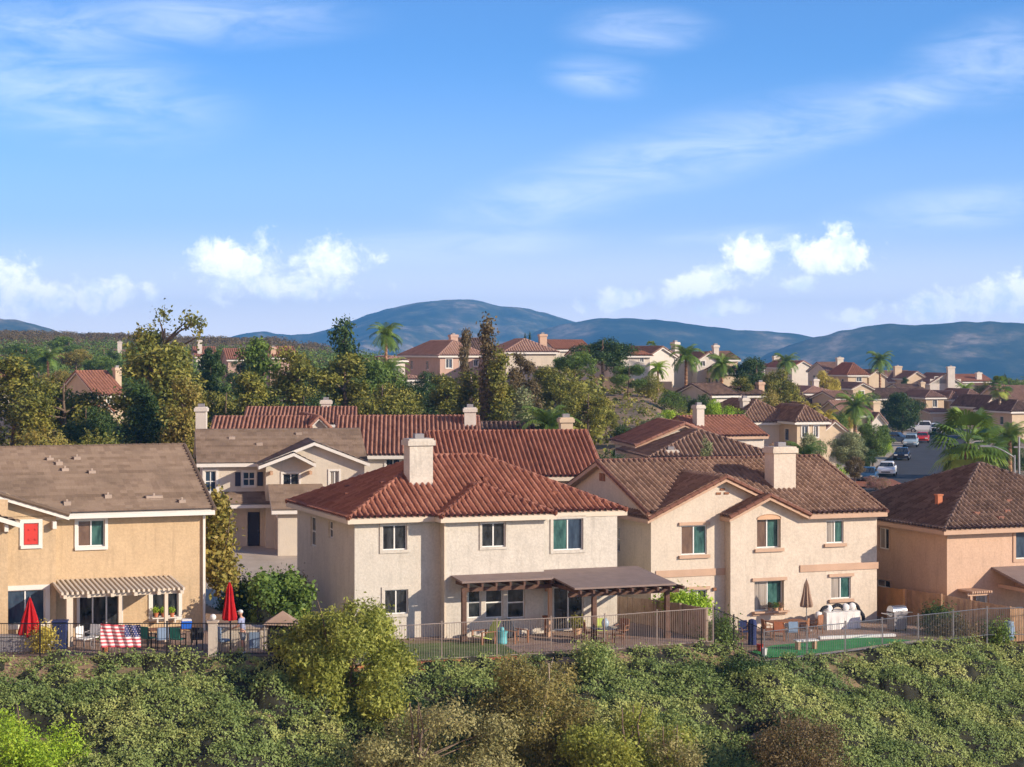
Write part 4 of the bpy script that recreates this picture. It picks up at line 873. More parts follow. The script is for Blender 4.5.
fh('skyline house with red brown roof, twin window and tall chimney', 848, 867, 375.5, 363, 375, 'hip', 'stucco_warm', 'tile_farred', 9, 14, wins=[(856.5, 861.5, 377.5, 381.5)], group=U)
fh('skyline house set back with a wide dark roof and free standing chimney', 828, 856, 372, 362.5, 385, 'side', 'stucco_tan', 'tile_far', 10, 14, chim=[(837.5, 843.5, 357.5, -.8)], group=U)
fh('skyline gable right of the red brown roof below the tall feather palm', 869, 885, 377, 370, 380, 'front', 'stucco_warm', 'tile_far', 10, 14, group=U)
fh('white balcony house on the ridge with shaded carport', 697, 720, 362, 352.5, 262, 'front', 'stucco_pale', 'tile_far', 9, 12, wins=[(701, 705, 361, 366)], chim=[(714, 719, 345, 3)], group=U)
fh('grey blue shaded gable house left of the ridge palm', 649, 674, 357, 347, 258, 'front', 'stucco_pale', 'tile_far', 11, 32, group=U, chim=[(675, 679.5, 342, 2, 'stucco_pale')])
fh('white low ridge house between the palm and the balcony house', 674, 698, 360, 353, 264, 'side', 'stucco_pale', 'tile_far', 9, 10, wins=[(691, 695, 361, 366)], group=U)
fh('brown low roof at the right of the balcony house', 721, 738, 360, 352, 275, 'side', 'stucco_warm', 'tile_far', 9, 12, group=U)
fh('lower cream house wall with small balcony beside the dark grove', 722, 742, 373, 367, 256, 'side', 'stucco_warm', 'tile_far', 8, 12, group=U)
fh('white ridge house with small orange roof left of the shaded gable', 620, 650, 356, 351.5, 252, 'side', 'stucco_pale', 'tile_farred', 9, 14, wins=[(640, 643.5, 357, 362)], group=U)
fh('white walled ridge house mostly hidden behind the pine', 586, 616, 356, 346, 258, 'side', 'stucco_pale', 'tile_farred', 9, 14, group=U)
fh('grey roofed house with long sunlit wall lower than the balcony house', 712, 738, 396, 384, 236, 'side', 'stucco_pale', 'tile_dark', 9, 24, group=U, z0=1.8)
fh('brown hip roofed ridge house with red brick chimney above the leaning gums', 506, 556, 352.5, 339.5, 268, 'hip', 'stucco_tan', 'tile_pink', 12, 14, chim=[(540, 547, 334, 4, 'stucco_orange')], group=U)
fh('reddish ridge roof beside the pine tree', 556, 590, 350, 340.5, 284, 'side', 'stucco_tan', 'tile_farred', 10, 14, group=U)
fh('pink walled house with brown hip roof and three bright windows on the ridge', 440, 485, 356, 341, 272, 'hip', 'stucco_pink', 'tile_pink', 15, 24, wins=[(446, 452, 359, 368), (460, 464, 359, 367), (474, 478, 360, 366)], chim=[(451, 458, 334.5, 8, 'stucco_pink')], group=U)
fh('dark shaded ridge roof behind the pink walled house', 462, 492, 352, 338.5, 300, 'side', 'stucco_tan', 'tile_dark', 9, 14, group=U)
fh('small plain white two storey house left of the pink walled house', 387, 405, 360.5, 357, 262, 'hip', 'stucco_pale', 'tile_pink', 7, 24, wins=[(394, 398, 366, 371)], group=U)
fh('low white flat roofed wing below the small white house', 398, 428, 380, 378.5, 256, 'hip', 'stucco_pale', 'stucco_pale' if False else 'tile_pink', 5, 16, group=U, z0=5.0)
fh('brown gable roof house with lit cream wall and small dormer between the big left trees', 97, 124, 396, 371.5, 215, 'side', 'stucco_warm', 'tile_farred', 12, 32, wins=[(107, 113, 398, 404)], chim=[(115.5, 121.5, 367.5, 4, 'stucco_warm')], group=U)
fh('small steep orange roofed dormer wing low among the left trees', 96, 110, 412, 402, 205, 'front', 'stucco_warm', 'tile_farred', 5, 20, group=U, z0=2.2)
fh('house at the far left edge with bluish shaded wall behind thin branches', -30, 17, 385, 372, 225, 'side', 'stucco_pale', 'tile_farred', 9, 16, group=U)
fh('distant small orange roof with a white chimney on the left hillside', 44, 60, 362, 354.5, 420, 'side', 'stucco_pale', 'tile_farred', 9, 10, chim=[(46, 51, 350, 2)], group=U)
fh('hidden distant roof whose white chimney stands on the left skyline', 112, 132, 357, 350, 450, 'side', 'stucco_pale', 'tile_far', 9, 10, chim=[(117.5, 122, 341.5, 2)], group=U)
fh('distant roof with a bright chimney right of the wispy tall tree', 196, 216, 357, 347, 400, 'side', 'stucco_pale', 'tile_farred', 10, 14, chim=[(197.5, 202, 340, 1)], group=U)
fh('faded red roof between the wispy tree and the dark round crowns', 228, 246, 360, 349, 330, 'side', 'stucco_pink', 'tile_farred', 10, 14, group=U)
fh('red brown roof with orange chimney peering above the dark crowns', 270, 296, 358, 347, 300, 'side', 'stucco_pink', 'tile_farred', 10, 14, chim=[(271, 276, 347, 1, 'stucco_orange')], group=U)

fh('small white gable peeping between the large brown roof and the palms', 798, 808, 411, 403, 240, 'front', 'stucco_pale', 'tile_far', 8, 16, group=T2)
fh('brown roofed house left of the lime palm above the mauve roof', 836, 851, 399, 391.5, 280, 'side', 'stucco_warm', 'tile_far', 8, 16, group=T2)
fh('dark roofed house just above the garage row left end', 903, 926, 391, 384.5, 388, 'side', 'stucco_warm', 'tile_dark', 9, 14, group=T2, chim=[(921, 925, 382, 2)])
fh('pale house behind the slender palm at right', 984, 1012, 391, 383.5, 398, 'side', 'stucco_pale', 'tile_far', 9, 14, group=T2, wins=[(990, 994, 393, 397)])
fh('brown roof with red brick chimney beside the grove', 745, 766, 396, 387, 238, 'side', 'stucco_warm', 'tile_dark', 8, 16, group=T2, chim=[(759, 764, 382, 2, 'stucco_orange')])
fh('cream end house under the red brown skyline roof', 853, 872, 389, 383, 345, 'front', 'stucco_warm', 'tile_far', 9, 14, group=T2, wins=[(859, 864, 391, 395)])
fh('last roof of the street row at the right frame edge', 1012, 1040, 412, 400, 285, 'hip', 'stucco_warm', 'tile_dark', 10, 16, group=T2)

# ridge retaining wall and slope fences
def wall_run(name, label, cat, pts, h, m, th=.2, group=None, z=None):
    b = MB()
    o = empty(name, (pts[0][0], pts[0][1], tz(*pts[0])), 0, label, cat, group); x0, y0, zz = o.location
    for a, c in zip(pts[:-1], pts[1:]):
        L = math.dist(a, c); n = max(1, int(L / 2.0)); d = ((c[0] - a[0]) / L, (c[1] - a[1]) / L); nx, ny = -d[1] * th / 2, d[0] * th / 2
        for i in range(n):
            p = [a[k] + (c[k] - a[k]) * i / n for k in (0, 1)]; q = [a[k] + (c[k] - a[k]) * (i + 1) / n for k in (0, 1)]; q = [q[k] - d[k] * .01 for k in (0, 1)]
            zb = min(tz(*p), tz(*q)) if z is None else z; pl = [(p[0] - nx - x0, p[1] - ny - y0), (q[0] - nx - x0, q[1] - ny - y0), (q[0] + nx - x0, q[1] + ny - y0), (p[0] + nx - x0, p[1] + ny - y0)]
            b.prism(pl, zb - .3 - zz, zb + h - zz)
    b.build('wall', m, o); return o
def G(px, Y): return ((px - 512) / F * Y, Y)
wall_run('retaining_wall', 'cream block wall along the ridge below the balcony house', 'wall', [G(655, 247), G(690, 245), G(712, 240)], 1.7, 'stucco_warm')
wall_run('retaining_wall', 'pale sunlit garden wall below the pine on the ridge', 'wall', [G(592, 240), G(634, 238)], 1.6, 'stucco_warm')
wall_run('garden_wall', 'tan garden wall running back beside the driveway behind the man', 'wall', [(-11.2, 93.5), (-9.6, 87.6)], 1.5, 'stucco_tan')

# ------------------------------------------------------------------ side street, kerbs and drives
def P0(px, py): Y = ZC * F / (py - HY); return ((px - 512) / F * Y, Y)
st = [(26, 150), (34, 178), (41, 210), (51.5, 250), (62, 290), (74, 325), (84, 345)]
def strip(name, line, w0, w1, m, dz):
    L = []; Rr = []
    for i, p in enumerate(line):
        a = line[max(0, i - 1)]; b = line[min(len(line) - 1, i + 1)]; d = Vector((b[0] - a[0], b[1] - a[1])).normalized(); n = (d.y, -d.x)
        L.append((p[0] + n[0] * w0, p[1] + n[1] * w0)); Rr.append((p[0] + n[0] * w1, p[1] + n[1] * w1))
    return patch(name, L + Rr[::-1], m, dz, step=3.5)
strip('street', st, -3.5, 4.2, 'asphalt', .05)
strip('pavement', st, -7.4, -3.5, 'concrete', .16); strip('pavement', st, 4.2, 6.4, 'concrete', .16)
for a, b in ((190, 199), (206, 214), (232, 241), (262, 270)):
    xa, xb = np.interp(a, [p[1] for p in st], [p[0] for p in st]), np.interp(b, [p[1] for p in st], [p[0] for p in st])
    patch('driveway', [(xa - 13, a + 3), (xa - 7.1, a), (xb - 7.1, b), (xb - 13, b + 3)], 'concrete', .14, step=3)
patch('planting_bed', [(33.0, 189), (37.5, 190), (38.0, 200), (33.5, 201)], 'bark_chip', .2, step=2)
patch('driveway', [(62, 318), (78, 322), (80, 330), (64, 328)], 'concrete', .14, step=3)
def car(label, px, py, rot, m, kind='sedan'):
    x, y = P0(px, py); o = empty('parked_car' if kind != 'pickup' else 'pickup_truck', (x, y, tz(x, y) + .06), R(rot), label, 'car' if kind != 'pickup' else 'pickup', 'vehicles on the side street')
    L, W_ = (4.6, 1.84) if kind != 'pickup' else (5.6, 2.0); h = {'sedan': 1.45, 'suv': 1.7, 'pickup': 1.85}[kind]
    # side profile pulled across the width with tumblehome; nose towards -y
    if kind == 'pickup': low = [(-2.8, .45), (-2.8, .95), (-2.6, 1.08), (-1.3, 1.15), (2.8, 1.15), (2.8, .45)]; top = [(-1.25, 1.12), (-.75, 1.82), (.85, 1.85), (1.1, 1.12)]
    elif kind == 'suv': low = [(-2.3, .35), (-2.3, .82), (-2.1, .98), (-1.05, 1.05), (2.2, 1.05), (2.3, .85), (2.3, .35)]; top = [(-1.15, 1.02), (-.45, 1.62), (1.75, 1.68), (2.15, 1.02)]
    else: low = [(-2.3, .3), (-2.3, .68), (-2.1, .82), (-1.05, .93), (2.1, .95), (2.3, .8), (2.3, .3)]; top = [(-1.1, .9), (-.35, 1.40), (1.0, 1.43), (1.75, .9)]
    def solid(prof, w0, w1, m, nm, inset=0):
        b = MB(); n = len(prof); zlo, zhi = min(p[1] for p in prof), max(p[1] for p in prof); i = 0
        for s in (-1, 1):
            for (yy, zz) in prof: b.v.append((s * (w0 + (w1 - w0) * (zz - zlo) / (zhi - zlo)), yy, zz))
        b.f.append(tuple(range(n))); b.f.append(tuple(n + k for k in reversed(range(n)))); b.mi = [0, 0]
        for k in range(n): b.f.append((k, n + k, n + (k + 1) % n, (k + 1) % n)); b.mi.append(0)
        return b.build(nm, m, o, bevel=.05)
    body = solid(low, W_ / 2, W_ / 2 - .06, m, 'body'); cab = solid(top, W_ / 2 - .10, W_ / 2 - .30, m, 'cabin')
    def win(q):
        b = MB(); b.quad(*q); return b.build('car_window', 'glass_dark', cab)
    z0, z1 = top[0][1] + .06, top[1][1] - .08; wa, wb = W_ / 2 - .16, W_ / 2 - .32
    def on(a, b, t): return (a[0] + (b[0] - a[0]) * t, a[1] + (b[1] - a[1]) * t)
    f0, f1 = on(top[0], top[1], .12), on(top[0], top[1], .9); win([(-wa, f0[0] - .03, f0[1]), (wa, f0[0] - .03, f0[1]), (wb, f1[0] - .03, f1[1]), (-wb, f1[0] - .03, f1[1])])
    b0, b1 = on(top[3], top[2], .12), on(top[3], top[2], .9); win([(wa, b0[0] + .03, b0[1]), (-wa, b0[0] + .03, b0[1]), (-wb, b1[0] + .03, b1[1]), (wb, b1[0] + .03, b1[1])])
    for s in (-1, 1):
        xa = s * (W_ / 2 - .10 + .015 - .2 * .15); xb = s * (W_ / 2 - .30 + .015 + .2 * .12)
        q = [(xa, f0[0] + .2, z0), (xa, b0[0] - .2, z0), (xb, b1[0] - .12, z1), (xb, f1[0] + .12, z1)]; win(q if s > 0 else q[::-1])
        for yy in (-L * .31, L * .31):
            rr = .33 if kind == 'sedan' else .38
            wh = MB().tube((s * (W_ / 2 - .2), yy, rr), (s * (W_ / 2 + .015), yy, rr), rr, rr, 16).build('wheel', 'rubber', o); MB().tube((s * (W_ / 2), yy, rr), (s * (W_ / 2 + .03), yy, rr), rr * .6, rr * .55, 10).build('rim', 'steel', wh)
        MB().box(s * (W_ / 2 - .5), s * (W_ / 2 - .12), -L / 2 - .03, -L / 2 + .06, .58, .72).build('headlight', 'vinyl', body); MB().box(s * (W_ / 2 - .4), s * (W_ / 2 - .08), L / 2 - .06, L / 2 + .03, .65, .82).build('tail_light', 'red_paint', body)
    MB().box(-.45, .45, -L / 2 - .02, -L / 2 + .08, .4, .52).build('grille', 'rubber', body)
car('white sedan nearest on the street, nose towards the viewer', 887, 476, -14, 'car_white')
car('dark navy car half hidden by the flowering shrub at the near kerb', 868, 482, -14, 'car_navy')
car('black sedan behind the nearest white one', 902, 461, -14, 'car_black')
car('silver blue suv behind the black sedan', 911, 448.5, -14, 'car_silver', 'suv')
car('bright red sedan farthest of the kerbside line', 922.5, 444, -14, 'car_red')
car('dark blue green suv standing on a drive left of the line', 896, 446, 60, 'car_navy', 'suv')
car('white pickup truck on the drive before the white garage door', 925, 434.5, 75, 'car_white', 'pickup')
car('light blue car on the drive right of the big fan palm', 1000, 432, 40, 'car_blue')
car('white car nose behind the pickup by the garage', 936, 436, -10, 'car_white', 'suv')
for k, (px, py, m) in enumerate(((934, 437.5, 'black_cloth'), (939, 438, 'grey_metal'))):
    x, y = P0(px, py); z = tz(x, y) + .15; o = empty('wheelie_bin', (x, y, z), 0, ['black wheeled bin left of its pair by the pickup', 'grey wheeled bin right of its pair by the pickup'][k], 'bin', 'wheeled bins at the drive')
    b = MB(); b.v = [(-.24, -.26, 0), (.24, -.26, 0), (.24, .26, 0), (-.24, .26, 0), (-.32, -.36, 1.0), (.32, -.36, 1.0), (.32, .36, 1.0), (-.32, .36, 1.0)]
    b.f = [(0, 3, 2, 1), (0, 1, 5, 4), (1, 2, 6, 5), (2, 3, 7, 6), (3, 0, 4, 7), (4, 5, 6, 7)]; b.mi = [0] * 6; b.build('bin_body', m, o); MB().box(-.35, .35, -.4, .36, 1.0, 1.07).build('lid', m, o)
def lamp(label, px, ytop, Y, arm):
    x = (px - 512) / F * Y; z = tz(x, Y); h = ZC - (ytop - HY) / F * Y - z; o = empty('street_lamp', (x, Y, z), 0, label, 'street lamp')
    MB().tube((0, 0, 0), (0, 0, h), .11, .07, 8).build('pole', 'silver_metal', o)
    a = MB(); pts = [(0, 0, h - .2)] + [(-arm * t, 0, h - .2 + .9 * math.sin(t * 1.4)) for t in (.2, .4, .6, .8, 1.0)]; a.path(pts, [.06] * 6, 6); a.build('arm', 'silver_metal', o)
    hx, hz = pts[-1][0], pts[-1][2]; MB().box(hx - .7, hx + .1, -.16, .16, hz - .08, hz + .06).build('lamp_head', 'silver_metal', o)
lamp('curved arm street lamp just above the dark pyramid roof', 1014.5, 455, 150, 1.9)
x_ = (1019 - 512) / F * 190; z_ = tz(x_, 190); o = empty('utility_pole', (x_, 190, z_), 0, 'plain pale pole right of the curved arm lamp', 'pole'); MB().tube((0, 0, 0), (0, 0, ZC - (437 - HY) / F * 190 - z_), .13, .10, 8).build('pole', 'silver_metal', o); MB().box(-.5, .5, -.06, .06, 3.8, 3.95).build('crossarm', 'grey_metal', o)

# ------------------------------------------------------------------ leaves and trees
RNG = np.random.default_rng(12)
def leaves(P, Nn, size, rng, asp=.55, jit=.35):
    n = len(P); r = rng.normal(size=(n, 3)); Nn = Nn / (np.linalg.norm(Nn, axis=1, keepdims=True) + 1e-9)
    a = np.cross(Nn, r); a /= np.linalg.norm(a, axis=1, keepdims=True) + 1e-9; b = np.cross(Nn, a)
    s = size * (1 + jit * rng.normal(size=n)).clip(.4, 2)[:, None]; a = a * s * .5; b = b * s * asp * .5
    V = np.stack([P - a, P - b * 1.0 + a * .1, P + a, P + b * 1.0 + a * .1], 1).reshape(-1, 3)
    return V, np.arange(4 * n).reshape(-1, 4)
def crown(name, cl, n_spray, per, leaf, seed, spray=.28, shell=.45, nj=.9, droop=0.0, asp=.55, m='leaf_olive', smooth=False):
    rng = np.random.default_rng(seed); cl = np.array(cl, float); wgt = (cl[:, 3] * cl[:, 4] + cl[:, 5] * cl[:, 3]); wgt /= wgt.sum()
    k = rng.choice(len(cl), n_spray, p=wgt); d = rng.normal(size=(n_spray, 3)); d[:, 2] = d[:, 2] * .9 + .15; d /= np.linalg.norm(d, axis=1, keepdims=True)
    rad = rng.uniform(shell, 1, n_spray) ** .6; c = cl[k, :3] + d * cl[k, 3:] * rad[:, None]
    tone = rng.random(n_spray); sz = rng.uniform(.6, 1.4, n_spray)
    i = np.repeat(np.arange(n_spray), per); off = rng.normal(size=(len(i), 3)) * spray * sz[i][:, None]; off[:, 2] -= droop * np.abs(rng.normal(size=len(i)))
    P = c[i] + off; Nn = d[i] + rng.normal(size=(len(i), 3)) * nj + np.array([0, 0, .35])
    V, Q = leaves(P, Nn, leaf, rng, asp); me = np_mesh(name, V, Q, (tone[i] * .7 + rng.random(len(i)) * .3)); me.materials.append(MATS[m]); return me
def trunk_mesh(name, cl, h, r, seed, m='bark', stems=1, spread=.5, limbs=10):
    rng = random.Random(seed); b = MB(); cl = list(cl)
    for s in range(stems):
        ax, ay = (rng.uniform(-1, 1) * spread, rng.uniform(-1, 1) * spread) if stems > 1 else (rng.uniform(-.2, .2), rng.uniform(-.2, .2))
        pts = [(0 if stems == 1 else ax * .15, 0 if stems == 1 else ay * .15, -.3)]
        for j in range(1, 7): t = j / 6; pts.append((ax * t * 1.3 + rng.uniform(-.1, .1), ay * t * 1.3 + rng.uniform(-.1, .1), h * t))
        b.path(pts, [r * (1 - .13 * j) for j in range(7)], 7)
        rng.shuffle(cl)
        for c in cl[:limbs]:
            zz = max(.25 * h, min(h * .9, c[2] - .9)); t = zz / h; q = (ax * t * 1.3, ay * t * 1.3, zz); mid = tuple((q[k] + c[k]) / 2 + rng.uniform(-.2, .2) for k in range(3)); b.path([q, mid, tuple(c[:3])], [r * .42, r * .26, r * .08], 5)
    me = bpy.data.meshes.new(name); me.from_pydata(b.v, [], b.f); me.materials.append(MATS[m]); me.polygons.foreach_set('use_smooth', [True] * len(me.polygons)); return me
def blobs(kind, seed):
    g = random.Random(seed); L = []
    if kind == 'broad':
        for i in range(15): a = g.uniform(0, 6.28); q = g.uniform(.2, 1) ** .5; z = g.uniform(3.2, 8.3); w_ = 2.9 * q * (1 - ((z - 5.6) / 4.4) ** 2) ** .5; s = g.uniform(1.0, 1.7); L.append((w_ * math.cos(a), w_ * math.sin(a), z, s, s, s * .72))
    elif kind == 'tall':
        for i in range(24): z = 1.8 + 7.3 * (i / 23); w_ = 2.3 * (1 - (z / 10.2) ** 2.2) + .15; a = g.uniform(0, 6.28); q = g.uniform(.35, 1); s = g.uniform(.7, 1.35) * (1.15 - z / 16); L.append((w_ * q * math.cos(a), w_ * q * math.sin(a), z, s, s, s * .7))
    elif kind == 'slender':
        for i in range(18): z = 1.4 + 8.0 * (i / 17); a = g.uniform(0, 6.28); w_ = .75 * g.random() * (1.1 - z / 14); s = g.uniform(.5, .9) * (1.15 - z / 15); L.append((w_ * math.cos(a), w_ * math.sin(a), z, s, s, s * 1.1))
    elif kind == 'round':
        L.append((0, 0, 5.8, 3.0, 3.0, 3.1))
        for i in range(22): d = Vector((g.gauss(0, 1), g.gauss(0, 1), g.gauss(0, 1))).normalized(); s = g.uniform(.8, 1.3); L.append((d.x * 2.9, d.y * 2.9, 5.8 + d.z * 3.0, s, s, s * .8))
    elif kind == 'wispy':
        for i in range(12): z = 1.5 + 5.8 * (i / 11); a = g.uniform(0, 6.28); w_ = 1.7 * g.random(); s = g.uniform(.8, 1.4); L.append((w_ * math.cos(a), w_ * math.sin(a), z, s, s, s * .8))
        for c in ((1.0, 0, 8.3, .8), (1.2, .2, 7.6, .9), (.7, .1, 7.9, .6), (-1.0, 0, 9.3, .55), (-1.5, .2, 9.15, .5), (.1, 0, 9.7, .45), (.45, 0, 9.4, .4), (-.5, 0, 8.9, .25), (-1.6, 0, 8.4, .22)): L.append((c[0] * 1.3, c[1], c[2], c[3], c[3], c[3] * .8))
    elif kind == 'bush':
        for i in range(16): a = g.uniform(0, 6.28); q = g.uniform(0, 1) ** .5 * 3.2; s = g.uniform(1.3, 2.2); L.append((q * math.cos(a), q * math.sin(a), g.uniform(1.5, 7.5 - q * .6), s, s, s))
    elif kind == 'shrubby':
        for i in range(40): a = g.uniform(0, 6.28); q = g.uniform(0, 1) ** .5 * 3.5; s = g.uniform(.65, 1.3); L.append((q * math.cos(a), q * math.sin(a), g.uniform(.8, 8.9 - q * .75 - s * .4), s, s, s * .85))
    elif kind == 'pom':
        for i in range(9): z = 3 + 6.2 * (i / 8); a = g.uniform(0, 6.28); w_ = 1.8 * g.random() * (1.2 - z / 12); s = g.uniform(.7, 1.2) * (1.3 - z / 18); L.append((w_ * math.cos(a), w_ * math.sin(a), z, s, s, s * .65))
    return L
PROTO = {}
def proto(kind, var):
    k = (kind, var)
    if k not in PROTO:
        cl = blobs(kind, 50 + var * 13 + len(kind)); sp = {'broad': 900, 'tall': 950, 'slender': 520, 'round': 1500, 'wispy': 620, 'bush': 800, 'pom': 420}[kind]
        PROTO[k] = (crown('crown', cl, int(sp * 1.45), 12, .225, var + 3, spray=.20, droop=.08 if kind in ('slender', 'wispy') else 0), trunk_mesh('trunk', cl, 8.8 if kind not in ('bush',) else 5, .24 if kind != 'bush' else .2, var, 'bark' if kind != 'slender' else 'pale_bark'))
    return PROTO[k]
W0 = {'broad': 7.6, 'tall': 5.9, 'slender': 2.9, 'round': 7.6, 'wispy': 5.2, 'bush': 8.6, 'pom': 4.6, 'shrubby': 8.2}
def place(o, m):
    if m: o.material_slots[0].link = 'OBJECT'; o.material_slots[0].material = MATS[m]
def tree(label, px, ytop, wpx_, Y, kind='broad', m='leaf_olive', var=0, ybase=None, name='tree', group=None, cat='tree', rot=None):
    x = (px - 512) / F * Y; z = tz(x, Y) if ybase is None else ZC - (ybase - HY) / F * Y; h = max(ZC - (ytop - HY) / F * Y - z, .6); wd = wpx_ / F * Y
    o = empty(name, (x, Y, z), RNG.uniform(0, 6.28) if rot is None else rot, label, cat, group); wd *= 1.38 if group == B1 else 1.0; s = wd / W0[kind]; o.scale = (s, s, h / 10)
    cm, tm = proto(kind, var)
    c = link('crown', cm, None, o); place(c, m); link('trunk', tm, None, o); return o
B1, B2, B3, B4 = 'trees of the belt behind the red roofs', 'trees on the hill slope', 'street and garden trees', 'trees far up the left hillside'
